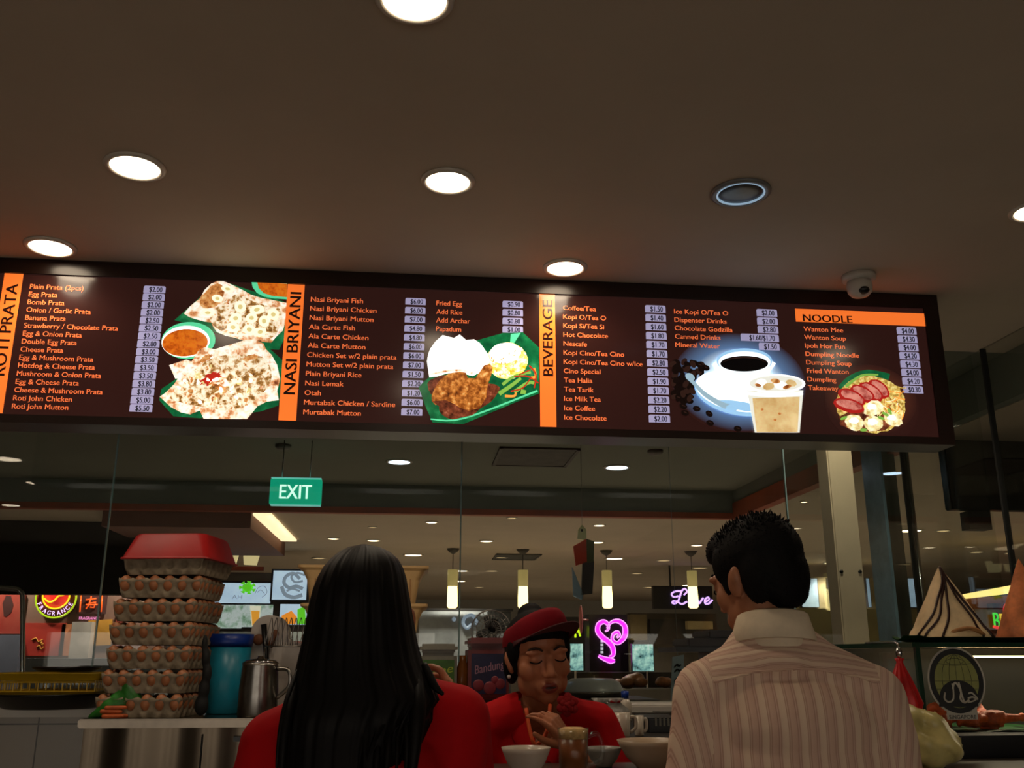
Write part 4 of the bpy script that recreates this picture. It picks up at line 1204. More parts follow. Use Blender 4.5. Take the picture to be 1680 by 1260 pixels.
# food stall under: lit shelf, buns, dome cover
Y = 10.8
b = MB(); quad_box(b, 930, 1103, 1125, 1150, Y + .42, .1, g=True); simple(b, 'stall_backdrop', mat('stall_backdrop', (40, 36, 32), .5, noise=(8, .4)), 'dark back panel of the far food stall', 'panel')
b = MB(); quad_box(b, 1025, 1138, 1101, 1144, Y, .3); simple(b, 'lit_shelf', lit('shelf_glow', (226, 196, 120), .9), 'yellow glowing shelf edge of the far food stall', 'shelf')
m_bun = mat('bun', (112, 74, 44), .6, noise=(16, .3))
for x, y, rx, lab in [(1007, 1112, 11, 'brown pastry heap on the far stall below the magenta neon'), (1041, 1121, 17, 'larger brown pastry heap on the far stall, middle'), (1090, 1119, 13, 'brown pastry heap on the far stall next to the paper banner'), (940, 1110, 9, 'brown pastry heap on the far stall beside the chin of the staff member')]:
    q = P(x, y, Y=Y + .1); w = rx * .0080; q.z = P(1000, 1131, Y=Y - .1).z + w * .55
    b = MB()
    for k in range(5):
        b.ell((q.x + random.uniform(-.6, .6) * w, q.y + random.uniform(-.3, .3) * w, q.z + random.uniform(-.3, .4) * w), (w * .6, w * .5, w * .42), nu=12, nv=8)
    m_ = remeshed(b, .012, 3); tag(link_mesh('pastry_heap', m_, m_bun), lab, 'pastry', 'pastries on the far stall')
b = MB(); quad_box(b, 930, 1131, 1112, 1152, Y - .1, .5, g=True); simple(b, 'stall_counter', mat('stall_counter', (90, 84, 74), .4, noise=(3, .1)), 'grey counter of the far food stall behind the white ledge', 'counter')
Y = 5.3
t = root_at('serving_dish', 'steel serving dish with a domed cover behind the glass, right of the staff member', 'serving dish', 972, 1136, Y)
q = P(972, 1135, Y=Y); b = MB(); prof = [(.17, 0), (.165, .012), (.145, .05), (.11, .068), (.0, .072)]
b.lathe(prof, (q.x, q.y, q.z), 40); rel(b, t).build('domed_cover', mat('pale_steel', (176, 182, 186), .3, noise=(9, .05)), t)
b = MB(); b.lathe([(.16, -.03), (.185, -.002), (.185, .003), (.17, .003)], (q.x, q.y, q.z), 40); rel(b, t).build('rim_pan', m_chrome, t)
b = MB(); b.box((q.x - .35, q.y - .25, 0), (q.x + .3, q.y + .25, q.z - .03)); simple(b, 'serving_table', mat('serving_table', (70, 66, 60), .5, noise=(3, .1)), 'grey table under the steel serving dish, behind the glass', 'table')
# paper banner with marks
t = root_at('paper_banner', 'pale blue paper strip with dark marks hanging left of the shoulder of the man', 'banner', 1110, 1150, 5.0)
b = MB(); b.prism(pl(5.0, [(1103, 1078), (1122, 1074), (1121, 1150), (1100, 1150)]), (0, .004, 0)); q = P(1112, 1075, Y=5.0); b.cyl((q.x, 5.002, q.z), (q.x, 5.002, ZC), .0012, n=5); rel(b, t).build('sheet', plain('banner_blue', (130, 146, 156), .12), t)
b = MB()
for y in (1092, 1100, 1115, 1130, 1145):
    b.tube(smooth_path(pl(4.997, [(1107, y + 2), (1111, y - 2), (1115, y), (1117, y - 2)]), 4), .004, 5)
rel(b, t).build('ink_marks', m_blackmatt, t)
# grey screens and boards behind the neck of the man
m_gs = lit('grey_screen', (146, 164, 186), .7, 4, [(.3, (120, 140, 160)), (.7, (160, 180, 202))])
for x0, x1, Y, lab in [(1313, 1344, 12.2, 'pale blue screen touching the neck of the man'), (1358, 1382, 12.2, 'pale blue screen left of the cream column'), (1421, 1430, 12.0, 'sliver of a pale blue screen between column and glass fin'), (1468, 1505, 12.0, 'pale blue screen behind the steel post')]:
    screen(x0, 949, x1, 996, Y, lab, None, m_gs, 'pale screens behind the column', fr=1)
b = MB(); quad_box(b, 1066, 1016, 1126, 1056, 12.87, .08); simple(b, 'menu_signboard', mat('dark_menu', (44, 42, 40), .4, noise=(8, .4)), 'dark menu panel under the script neon sign', 'panel')
b = MB(); quad_box(b, 1128, 1019, 1170, 1032, 12.75, .2); simple(b, 'cream_canopy', plain('cream_canopy', (200, 184, 136), .4), 'small cream lit canopy left of the chin of the man', 'canopy')
b = MB(); quad_box(b, 1034, 1008, 1062, 1050, 12.75, .2); simple(b, 'tan_box', plain('tan_box', (120, 104, 70), .25), 'tan box panel right of the magenta neon', 'panel')
t = root_at('cream_counter', 'cream lit counter front behind the neck of the man', 'counter', 1340, 1060, 12.0)
b = MB(); quad_box(b, 1300, 998, 1520, 1040, 12.0, .2, g=True); rel(b, t).build('front', plain('cream_front', (140, 128, 84), .25, 2), t)

b = MB(); quad_box(b, 1030, 1006, 1178, 1060, 12.95, .1, g=True); struct(b.build('wall_partition', mat('partition_dark', (92, 84, 72), .7, noise=(3, .1))))
b = MB(); quad_box(b, 1290, 946, 1530, 1060, 12.26, .1, g=True); struct(b.build('wall_screens', mat('partition_beige', (150, 136, 104), .7, noise=(3, .08))))
b = MB(); quad_box(b, 262, 938, 512, 1060, 11.36, .1, g=True); struct(b.build('wall_shopfront', mat('partition_grey', (110, 106, 104), .7, noise=(3, .08))))
# right side beyond the glass: cove light, rust fascia, neon letters, hung screen
Y = 9.5
b = MB(); b.prism(pl(Y, [(1588, 974), (1690, 955), (1690, 970), (1588, 982)]), (0, .1, 0)); simple(b, 'cove_strip', lit('cove_yellow', (255, 220, 130), 1.5), 'warm yellow strip light behind the tall roti cone', 'strip light')
b = MB(); b.prism(pl(Y + .1, [(1560, 984), (1760, 968), (1760, 1060), (1560, 1060)]), (0, .1, 0)); simple(b, 'rust_fascia', mat('rust_fascia', (112, 60, 38), .6, noise=(2, .15)), 'rust brown fascia under the yellow strip light', 'fascia')
t = root_at('neon_grill_sign', 'small neon sign with green and yellow letters at the right edge', 'neon sign', 1650, 1030, Y)
for i, (ch, x, mm, h) in enumerate([('B', 1635, lit('neon_green', (50, 210, 60), 1.1), 25), ('B', 1646, lit('neon_yel2', (230, 190, 40), 1.1), 21)]):
    b = MB(); q = P(x, 1017, Y=Y - .03); put_text(b, ch, q, EX, EZ, h * .0066, 10 * .0066, bold=.05, center=True); rel(b, t).build('letter', mm, t)
b = MB(); b.tube(smooth_path(pl(Y - .03, [(1648, 1012), (1650, 994), (1660, 988), (1663, 1000), (1656, 1012), (1653, 1022)]), 6), .018, 8); b.tube(smooth_path(pl(Y - .03, [(1630, 1028), (1642, 1030), (1656, 1024)]), 5), .016, 6)
rel(b, t).build('red_flame', lit('neon_flame', (226, 44, 50), 1.1), t)
b = MB(); quad_box(b, 1628, 990, 1668, 1032, Y, .1); rel(b, t).build('backing', mat('grill_backing', (60, 34, 26), .6, noise=(4, .1)), t)

t = root_at('hung_screen', 'black flat screen hung behind the right glass wall, beside the end of the menu board', 'screen', 1620, 835, 4.9)
x0, x1 = P(1548, 780, Y=4.9).x, P(1720, 780, Y=4.9).x
x0 = max(x0, XG + .25)
z0, z1 = P(1600, 836, Y=4.9).z, P(1600, 722, Y=4.9).z
b = MB(); b.box((x0, 4.9, z0), (x1, 4.97, z1)); rel(b, t).build('panel', mat('screen_off', (12, 13, 12), .25, noise=(3, .1)), t, bevel=.006)
b = MB(); b.box((x0 + .12, 4.95, z0 - .1), (x0 + .25, 5.03, z0)); rel(b, t).build('lower_bracket', m_blackmatt, t)
b = MB(); b.cyl(((x0 + x1) / 2, 5.0, z1 - .1), ((x0 + x1) / 2, 5.0, ZL), .02); rel(b, t).build('ceiling_pole', m_black, t)
V_ = lambda *a: Vector(a)
# ------------------------------------------------------------------ counters of the stall
m_counter = mat('counter_steel', (88, 78, 66), 0.26, metal=1.0, noise=(2.2, 0.10))
m_top = mat('counter_top_steel', (120, 110, 98), 0.25, metal=1.0, noise=(30, 0.05))
CZ = 1.254
xl = P(130, 1182, Y=YD).x
xr_ = P(985, 1200, Y=2.8).x - .03
t = empty('steel_counter', 'brushed steel counter carrying the egg tray stack', 'counter', ((xl + xr_) / 2, 3.6, 0))
b = MB(); b.box((xl, 3.40, CZ - 0.028), (xr_, 3.85, CZ)); rel(b, t).build('worktop', m_top, t, bevel=.004)
b = MB(); b.box((xl + .012, 3.445, 0.0), (xr_ - .012, 3.85, CZ - 0.028))
nx = 70
b.grid([[(xl + .012 + (xr_ - xl - .024) * i / nx, 3.432 + .009 * math.cos((xl + (xr_ - xl) * i / nx) * 26 + 1.2) * (0 if i in (0, nx) else 1), z) for i in range(nx + 1)] for z in (0.0, .6, CZ - .028)])
rel(b, t).build('body', m_counter, t)
b = MB()
for k in range(1, 4):
    x = xl + (xr_ - xl) * k / 4; b.box((x - .002, 3.419, 0.1), (x + .002, 3.431, CZ - .05))
rel(b, t).build('door_gap', m_blackmatt, t)
q0, q1 = P(384, 1208, Y=3.43), P(425, 1216, Y=3.43)
b = MB(); b.box((q0.x, 3.419, q1.z), (q1.x, 3.432, q0.z)); rel(b, t).build('handle_slot', m_black, t)

# prep counter to the right of the staff member
xs0 = P(985, 1200, Y=2.8).x
t = empty('prep_counter', 'dark topped prep counter behind the bowls with white mugs on it', 'counter', (xs0 + .55, 3.2, 0))
b = MB(); b.box((xs0, 2.72, CZ - .05), (P(1502, 1060, Y=2.46).x - .05, 3.84, CZ - .022)); rel(b, t).build('worktop', mat('dark_worktop', (40, 36, 32), .5, noise=(6, .1)), t, bevel=.004)
b = MB(); b.box((xs0 + .02, 2.75, 0), (P(1502, 1060, Y=2.46).x - .07, 3.82, CZ - .05)); rel(b, t).build('body', m_counter, t)
PZ = CZ - .022

# front serving counter
FZ = 1.206
t = empty('serving_counter', 'dark serving counter in front of the two customers', 'counter', (.9, 2.25, 0))
b = MB(); b.box((-.36, 2.06, FZ - .03), (2.5, 2.42, FZ)); rel(b, t).build('worktop', mat('serving_top', (70, 62, 54), .3, noise=(6, .1)), t, bevel=.004)
b = MB(); b.box((-.34, 2.09, 0), (2.48, 2.40, FZ - .03)); rel(b, t).build('body', mat('serving_front', (86, 44, 28), .45, noise=(3, .15)), t)

# ------------------------------------------------------------------ egg trays
m_pulp = mat('paper_pulp', (142, 128, 108), 0.95, noise=(26, 0.14), bump=.25, spec=.1)
m_egg = mat('egg_shell', (176, 112, 72), 0.45, noise=(14, 0.10))
TW = 0.296
def tray_mesh(m_, name='egg_tray', h=.066):
    b = MB()
    n = 6
    hw = TW / 2
    def ring(inset, z, wave, zb):
        out = []
        m = 60
        for side in range(4):
            for j in range(m):
                u = -1 + 2 * j / m
                s_ = math.cos(2 * math.pi * n * (j / m))          # 1 at posts, -1 at cell centres
                hh = zb + (z - zb) * (1 - wave * (0.5 - 0.5 * s_) ** .7)
                bul = inset + .006 * (0.5 + 0.5 * s_) * (1 if z > .012 else 1.4)
                x, y = u * (hw - bul), -(hw - bul)
                for _ in range(side):
                    x, y = -y, x
                out.append((x, y, hh))
        return out
    def dent(rw):
        out = []; m = 60
        for side in range(4):
            for j in range(m):
                x, y, z = rw[side * m + j]
                cpos = (j / m * n) % 1.0 - .5
                d = .024 * math.exp(-(cpos / .26) ** 2) * math.exp(-((z - .034) / .015) ** 2)
                if side == 0: y += d
                elif side == 1: x -= d
                elif side == 2: y -= d
                else: x += d
                out.append((x, y, z))
        return out
    rows = [ring(.014, .0, 0, 0), dent(ring(.009, .010, 0, 0)), dent(ring(.007, .018, 0, 0)), dent(ring(.005, .026, 0, 0)), dent(ring(.004, .034, 0, 0)), dent(ring(.003, .042, .0, 0)), dent(ring(.001, .050, .0, 0)), ring(.0, h, .16, .02), ring(.004, h - .001, .16, .02), ring(.028, .046, 0, 0), ring(.034, .016, 0, 0)]
    b.grid(rows, closed=True)
    o = len(rows[0])
    b.add(rows[-1], [tuple(range(o))]); b.add(rows[0], [tuple(range(o))[::-1]])
    # cups and pegs between the eggs
    p = TW / n
    for i in range(n - 1):
        for j in range(n - 1):
            b.lathe([(.013, .014), (.009, .050), (0, .060)], (-hw + (i + 1) * p, -hw + (j + 1) * p, 0), 8)
    return b.mesh(name, m_)
tray_me = tray_mesh(m_pulp)
b = MB(); b.ell((0, 0, 0), (.0212, .0212, .0275), nu=16, nv=12)
egg_me = b.mesh('egg', m_egg)
base = P(251, 1181, Y=3.58)
x0, y0 = base.x, 3.575
PITCH_Z = .0775
ordn = ['lowest', 'second lowest', 'third from the bottom', 'fourth from the bottom', 'fifth from the bottom', 'sixth from the bottom']
tags = ['bottom', 'second', 'third', 'fourth', 'fifth', 'sixth']
topz = CZ
for L in range(6):
    dx = .006 * L + random.uniform(-.003, .003)
    rz = R(-7 + random.uniform(-2.5, 2.5))
    z = CZ + .001 + L * PITCH_Z
    o = bpy.data.objects.new('egg_tray', tray_me); col.objects.link(o)
    o.location = (x0 + dx, y0, z); o.rotation_euler = (0, 0, rz)
    tag(o, 'grey paper pulp egg tray full of brown eggs, %s of the stack' % ordn[L], 'egg tray', 'stacked egg trays')
    p = TW / 6
    mrot = Matrix.Rotation(rz, 3, 'Z')
    for i in range(6):
        for j in range(6):
            if not (j == 0 or i == 5 or (i == 0 and j < 3)):
                continue
            e = bpy.data.objects.new('egg', egg_me); col.objects.link(e)
            v = mrot @ Vector((-TW / 2 + (i + .5) * p, -TW / 2 + (j + .5) * p, 0))
            e.location = (x0 + dx + v.x, y0 + v.y, z + .0485)
            e.rotation_euler = (random.uniform(-.15, .15), random.uniform(-.15, .15), random.uniform(0, 6))
            tag(e, 'brown egg sitting in the %s egg tray of the stack' % (tags[L] + ('' if L == 0 else ' from bottom')), 'egg', 'eggs in the %s tray' % tags[L])
z = CZ + .001 + 6 * PITCH_Z
o = bpy.data.objects.new('egg_tray', tray_me); col.objects.link(o); o.location = (x0 + .042, y0, z); o.rotation_euler = (0, 0, R(-10))
tag(o, 'empty pale paper pulp egg tray right under the red tray', 'egg tray', 'stacked egg trays')
t = empty('red_tray', 'bright red plastic tray upside down on top of the egg tray stack', 'tray', (x0 + .046, y0, z + .052), R(-9))
b = MB()
def rring(hw, hd, z, r=.02):
    out = []
    for sx, sy, a0 in ((1, -1, -90), (1, 1, 0), (-1, 1, 90), (-1, -1, 180)):
        for j in range(6):
            a = R(a0 + 90 * j / 5)
            out.append((sx * (hw - r) + r * math.cos(a), sy * (hd - r) + r * math.sin(a), z))
    return out
rows = [rring(.158, .158, 0), rring(.158, .158, .006), rring(.153, .153, .007), rring(.128, .128, .083, .03), rring(.120, .120, .09, .03)]
b.grid(rows, closed=True); n = len(rows[0]); b.add(rows[-1], [tuple(range(n))]); b.add(rows[0], [tuple(range(n))[::-1]])
m_red = mat('red_plastic', (160, 14, 14), 0.5, noise=(6, .08))
b.build('shell', m_red, t)

# ------------------------------------------------------------------ things around the egg trays
m_blue = mat('blue_plastic', (28, 140, 168), 0.35, noise=(6, .08)); m_dblue = mat('bucket_rim_blue', (14, 56, 150), 0.35, noise=(6, .06))
q = P(361, 1180, Y=3.56)
t = empty('blue_bucket', 'tall teal plastic bucket with a dark blue rim, right of the egg trays', 'bucket', (P(363, 1180, Y=3.66).x + .006, 3.68, CZ))
k = 3.56 / FOC * 1.03
h = 117 * k
b = MB(); b.lathe([(.062, .001), (.066, .004), (.078, h - .03), (.076, h - .03), (.060, .01), (0, .008)], n=40); b.build('body', m_blue, t)
b = MB(); b.lathe([(.0785, h - .045), (.082, h - .03), (.083, h), (.078, h), (.076, h - .03)], n=40); b.build('rim', m_dblue, t)
# black folded cloth bag between trays and bucket
q = P(331, 1150, Y=3.45)
b = MB()
for i, (dx, dz, r_) in enumerate([(0, .04, .03), (.004, .09, .024), (.010, .14, .020), (.002, .19, .018), (-.006, .235, .012)]):
    b.ell((q.x + dx, 3.45, CZ + dz), (r_ * .8, .02, .035))
me = remeshed(b, .006, 5); o = link_mesh('black_pouch', me, m_blackmatt); tag(o, 'crumpled black pouch squeezed between egg trays and blue bucket', 'pouch')

# steel jug, white utensil caddy with ladles, whisk
q = P(421, 1180, Y=3.50)
t = empty('steel_jug', 'shiny steel jug right of the blue bucket', 'jug', (q.x, 3.50, CZ))
b = MB(); b.lathe([(.064, .001), (.066, .006), (.066, .09), (.060, .165), (.062, .175), (.058, .174), (.056, .165), (.062, .09), (.06, .01), (0, .008)], n=40); b.build('body', m_steel, t)
b = MB(); b.tube(smooth_path([(.06, -.015, .155), (.10, -.03, .15), (.105, -.03, .10), (.064, -.015, .06)], 6), .007, 8); b.build('handle', m_steel, t)
b = MB(); b.lathe([(.061, .175), (.05, .184), (.012, .189), (.010, .197), (0, .198)], n=32); b.build('lid', m_chrome, t)
q = P(445, 1080, Y=3.72)
t = empty('utensil_caddy', 'white rounded plastic caddy behind the steel jug holding black ladles', 'utensil caddy', (q.x, 3.80, CZ))
zt = P(430, 1008, Y=3.72).z - CZ
b = MB()
prof = [(-.115, 0), (.115, 0), (.115, zt * .62), (.10, zt * .70), (.055, zt * .74), (.05, zt * .86), (.02, zt * .97), (-.025, zt), (-.06, zt * .97), (-.085, zt * .88), (-.09, zt * .76), (-.11, zt * .68)]
b.prism(smooth_path([(x, -.03, z) for x, z in prof[1:]] , 3) + [Vector((-.115, -.03, 0))], (0, .07, 0)); b.build('body', mat('milky_plastic', (196, 186, 176), .4, noise=(6, .06)), t, bevel=.006)
b = MB(); b.tube([(-.03, -.06, zt * .18), (-.018, -.055, zt * .5), (-.04, -.05, zt * .90)], [.012, .009, .011], 10); b.ell((-.04, -.055, zt * .42), (.032, .012, .016)); b.build('ladle', m_black, t)
b = MB(); b.tube([(-.012, -.05, zt * .66), (.0, -.05, zt * .78)], [.010, .008], 10); b.ell((.004, -.05, zt * .80), (.014, .008, .016)); b.ell((-.055, -.05, zt * .74), (.02, .01, .02)); b.build('wooden_spoon', mat('brown_wood', (110, 64, 34), .6, noise=(12, .2)), t)
q = P(478, 1050, Y=3.70)
t = empty('wire_whisk', 'wire rack of thin dark loops beside the left of the long hair', 'wire rack', (q.x, 3.62, CZ))
zt0, zt1 = P(478, 1060, Y=3.6).z - CZ, P(478, 1016, Y=3.6).z - CZ
b = MB()
for i in range(9):
    x = -.07 + .0175 * i
    b.tube(smooth_path([(x - .012, 0, zt0), (x, 0, zt1 * .96), (x + .006, .01, zt1), (x + .012, .03, zt0)], 5), .0016, 6)
b.tube([(-.09, 0, zt0), (.09, 0, zt0)], .003, 6); b.tube([(-.09, .03, zt0), (.09, .03, zt0)], .003, 6)
for x in (-.085, .085):
    b.tube([(x, .015, 0), (x, .015, zt0)], .004, 6)
b.build('wire_loops', m_steel, t)

# two cream tapered crates behind the long haired head
m_crate = mat('cream_plastic', (216, 178, 120), .5, noise=(5, .06))
def crate(pxl, pxr, pyt, pyb, Y, lab):
    a, c = P(pxl, pyt, Y=Y), P(pxr, pyt, Y=Y)
    zb = P(pxl, pyb, Y=Y).z
    hw = (c.x - a.x) / 2; hgt = a.z - zb
    t = empty('plastic_crate', lab, 'crate', ((a.x + c.x) / 2, Y + .13, zb), 0, 'stacked cream crates')
    d = .13
    b = MB()
    rows = [rring(hw * .80, d * .82, 0, .02), rring(hw * .86, d * .9, hgt * .62, .02), rring(hw * .93, d * .95, hgt * .86, .02), rring(hw, d, hgt * .93, .02), rring(hw, d, hgt, .02), rring(hw * .95, d * .95, hgt, .02), rring(hw * .82, d * .86, hgt * .6, .02), rring(hw * .76, d * .78, .012, .02)]
    b.grid(rows, closed=True, smooth=False); n = len(rows[0]); b.add(rows[-1], [tuple(range(n))]); b.add(rows[0], [tuple(range(n))[::-1]])
    b.build('body', m_crate, t)
    b = MB()
    for i in range(22):
        x = -hw * .72 + hw * 1.44 * i / 21
        b.box((x - .003, -d * .905, hgt * .1), (x + .003, -d * .80, hgt * .70))
    b.build('ribs', mat('cream_rib', (176, 130, 76), .6, noise=(6, .1)), t)
    return t
crate(492, 702, 989, 1058, 3.56, 'lower cream plastic crate behind the long haired head')
crate(488, 704, 926, 988, 3.56, 'upper cream plastic crate behind the long haired head')
zc_ = P(595, 1058, Y=3.56).z
t = empty('grey_appliance', 'grey steel appliance under the cream crates, hidden by the long hair', 'appliance', (P(597, 1058, Y=3.56).x, 3.69, CZ))
b = MB(); b.box((-.17, -.1, 0), (.17, .1, zc_ - CZ)); b.build('body', m_steel, t, bevel=.01)

# yellow basket on a black pan, green bag and carrots at the far left
q = P(92, 1160, Y=3.86)
zl = 1.268
t = empty('black_pan', 'wide shallow black pan on the ledge at the far left', 'pan', (q.x - .01, 3.84, zl))
hz = P(92, 1139, Y=3.72).z - zl
b = MB(); b.lathe([(0, .0), (.155, .0), (.165, .004), (.225, hz - .006), (.234, hz), (.228, hz + .002), (.16, .012), (0, .010)], n=48); b.build('body', m_black, t)
t = empty('yellow_basket', 'yellow plastic basket standing in the black pan', 'basket', (q.x + .0, 3.84, zl + .0125))
bz = hz - .004; bh = P(92, 1104, Y=3.72).z - zl - .0125
m_yel = mat('yellow_plastic', (200, 160, 24), .4, noise=(6, .06))
b = MB()
for i in range(13):
    u = -1 + 2 * i / 12
    for s in (-1, 1):
        b.box((u * .168 - .002, s * .108 - .002, bz), (u * .168 + .002, s * .108 + .002, bh - .01))
    if abs(u) < .7:
        for s in (-1, 1):
            b.box((s * .17 - .002, u * .14 - .002, bz), (s * .17 + .002, u * .14 + .002, bh - .01))
for z in (bz, (bz + bh) / 2):
    b.tube([Vector(p) for p in rring(.17, .11, z, .02)], .0035, 6, closed=True)
b.build('grille', m_yel, t)
b = MB(); rows = [rring(.176, .116, bh - .026, .02), rring(.20, .13, bh - .004, .02), rring(.206, .136, bh, .02), rring(.196, .128, bh, .02), rring(.170, .110, bh - .024, .02)]
b.grid(rows, closed=True); b.build('rim', m_yel, t)
b = MB(); rows = [rring(.15, .09, 0, .02), rring(.17, .11, bz + .004, .02)]; b.grid(rows, closed=True); n = len(rows[0]); b.add(rows[0], [tuple(range(n))[::-1]]); b.build('base', m_yel, t)
b = MB(); zz = zl + .0125 + bh
b.lathe([(0, -.006), (.09, -.004), (.115, .006), (.12, .012), (.11, .012), (.0, .004)], (q.x + .03, 3.84, zz + .007), 36); simple(b, 'round_cover', m_black, 'dark round lid lying on the yellow basket', 'lid')
q = P(180, 1165, Y=3.46)
b = MB()
for i in range(6):
    b.ell((q.x - .045 + .022 * i, 3.47 + random.uniform(-.01, .01), CZ + .012 + .011 * i), (.03, .028, .013 + .008 * i), Euler((0, -.5, 0)))
me = remeshed(b, .006, 4); tag(link_mesh('green_bag', me, mat('green_bag', (40, 110, 34), .45, noise=(18, .25))), 'crumpled green plastic bag at the left end of the steel counter', 'bag')
m_carr = mat('carrot_stick', (196, 92, 40), .6, noise=(20, .15))
for i, (dx, dz, a) in enumerate([(0, .008, 3), (-.002, .022, -4), (.006, .034, 8), (.012, .008, -2)]):
    q = P(186, 1177, Y=3.43 + .018 * (i % 2))
    b = MB(); y = 3.425 + (.022 if i == 3 else 0)
    c_, s_ = math.cos(R(a)), math.sin(R(a))
    b.cap((q.x + dx - .03 * c_, y, CZ + dz - .03 * s_ * .2), (q.x + dx + .03 * c_, y, CZ + dz + .03 * s_ * .2), .0075, .006)
    tag(link_mesh('carrot_stick', remeshed(b, .0025, 2), m_carr), 'orange stick in the small pile before the egg trays, ' + ['front one', 'middle one', 'topmost one', 'rear one'][i], 'carrot stick', 'orange sticks by the egg trays')

# ------------------------------------------------------------------ drink dispensers, fan
def dispenser(px0, px1, pyt, Y, label, face, word, wcol, lidrgb, fruit):
    a, c = P(px0, pyt, Y=Y), P(px1, pyt, Y=Y)
    hw = (c.x - a.x) / 2; H = a.z - CZ
    t = empty('drink_dispenser', label, 'drink dispenser', ((a.x + c.x) / 2, Y + .12, CZ), 0, 'drink dispensers on the steel counter')
    b = MB(); b.box((-hw * .95, -.1, 0), (hw * .95, .1, .05)); b.build('base', m_black, t, bevel=.006)
    b = MB(); b.box((-hw, -.11, .05), (hw, .11, H - .03)); b.build('tank', mat('tank_' + word, lidrgb, .25, noise=(5, .15)), t, bevel=.012)
    b = MB(); b.box((-hw * 1.02, -.114, H - .03), (hw * 1.02, .114, H)); b.build('lid', mat('lid_' + word, tuple(int(v * .9 + 20) for v in lidrgb), .3, noise=(8, .08)), t, bevel=.01)
    b = MB(); b.box((-hw * .84, -.1135, .07), (hw * .84, -.1105, H - .055)); o = b.build('label_panel', mat('face_' + word, face, .35, noise=(9, .2)), t)
    b = MB(); put_text(b, word, Vector((0, -.1145, H * .62)), (math.cos(.2), 0, math.sin(.2)), (-math.sin(.2), 0, math.cos(.2)), .030, hw * 1.45, bold=.02, center=True, slant=.25); b.build('label_text', mat('text_' + word, wcol, .4, noise=(9, .05)), o)
    b = MB()
    for i, (x, z, r_) in enumerate(fruit):
        b.lathe([(r_, 0), (r_ * .8, .0015), (0, .002)], n=20)
        nv = 60
        for j in range(len(b.v) - nv + 0 if False else len(b.v) - 41, len(b.v)):
            pass
    b = MB()
    for x, z, r_ in fruit:
        b.ell((x * hw, -.1135, .07 + z * (H - .13)), (r_ * .62, .003, r_ * .62), nu=20, nv=8)
    b.build('label_fruit', mat('fruit_' + word, {'Lime': (110, 150, 30), 'Bandung': (110, 34, 44)}[word], .4, noise=(14, .2)), o)
    return t
dispenser(690, 751, 1056, 3.52, 'green drink dispenser with lime lettering, right of the long hair', (52, 92, 24), 'Lime', (150, 170, 40), (120, 116, 100), [(-.4, .2, .022), (.35, .12, .026), (.1, .3, .02)])
dispenser(769, 836, 1046, 3.50, 'red and blue drink dispenser with pale lettering, behind the staff member', (26, 30, 62), 'Bandung', (150, 110, 130), (104, 40, 40), [(-.5, .22, .032), (.05, .15, .036), (.55, .26, .03), (.3, .36, .022)])
b = MB(); x = P(760, 1100, Y=3.55).x; b.lathe([(.02, 0), (.024, .0), (.024, .15), (.012, .18), (.012, .2), (0, .2)], (x, 3.6, CZ), 20); simple(b, 'amber_bottle', mat('amber', (120, 70, 24), .2, noise=(6, .1)), 'slim amber bottle between the two drink dispensers', 'bottle')

q = P(806, 1034, Y=3.78)
t = empty('desk_fan', 'small black wire fan behind the red and blue dispenser', 'fan', (q.x, 3.8, CZ))
zc2 = q.z - CZ; rf = 31 * 3.78 * 1.02 / FOC
b = MB()
for r_ in (rf, rf * .75, rf * .5):
    b.tube([(r_ * math.cos(a * .196), -.03 + .02 * (r_ / rf), zc2 + r_ * math.sin(a * .196)) for a in range(32)], .0018 if r_ < rf else .003, 6, closed=True)
for i in range(28):
    a = i * 2 * math.pi / 28
    b.tube([(rf * .2 * math.cos(a), -.03, zc2 + rf * .2 * math.sin(a)), (rf * math.cos(a), -.01, zc2 + rf * math.sin(a))], .001, 5)
b.build('cage', m_steel, t)
b = MB(); b.ell((.014, .03, zc2 + .014), (.036, .045, .032)); b.build('motor', m_black, t)
b = MB()
for i in range(4):
    a = R(90 * i + 20)
    b.ell((rf * .42 * math.cos(a), .0, zc2 + rf * .42 * math.sin(a)), (rf * .38, .004, rf * .2), Matrix.Rotation(-a, 3, 'Y'))
b.build('blades', mat('fan_blade', (60, 62, 60), .4, noise=(8, .1)), t)
b = MB(); b.cyl((0, .03, .01), (0, .03, zc2), .012); b.lathe([(.08, 0), (.08, .012), (.02, .02), (0, .02)], (0, .03, 0), 28); b.build('stand', m_black, t)

# ------------------------------------------------------------------ bowls, glass mug, mugs on the counters
m_porc = mat('white_porcelain', (206, 194, 178), .25, noise=(8, .03))
def bowl(px, py, wpx, Y, hgt, lab, z, group=None, rgbm=None):
    q = P(px, py, Y=Y); r_ = wpx * (q - O).length / FOC / 2
    t = empty('bowl', lab, 'bowl', (q.x, Y, z), 0, group)
    H = q.z - z
    b = MB(); b.lathe([(0, .001), (r_ * .42, .001), (r_ * .44, .0), (r_ * .46, H * .1), (r_ * .74, H * .42), (r_ * .93, H * .82), (r_, H), (r_ * .97, H), (r_ * .88, H * .8), (r_ * .68, H * .42), (r_ * .4, H * .16), (0, H * .14)], n=48)
    b.build('body', rgbm or m_porc, t)
    return t
bowl(863, 1226, 76, 2.16, .055, 'white porcelain bowl on the counter in front of the staff member', FZ)
bowl(990, 1226, 56, 2.32, .055, 'grey white bowl half behind the glass mug of tea', FZ, None, mat('grey_porcelain', (150, 146, 138), .3, noise=(8, .04)))
bowl(1068, 1214, 104, 2.27, .06, 'wide cream dish on the counter at the arm of the man', FZ, None, mat('cream_porcelain', (186, 164, 138), .35, noise=(8, .05)))
q = P(940, 1194, Y=2.15); r_ = 24 * (q - O).length / FOC
t = empty('glass_mug', 'tall glass mug of milky tea with froth beside the white bowl', 'glass mug', (q.x, 2.15, FZ))
H = q.z - FZ
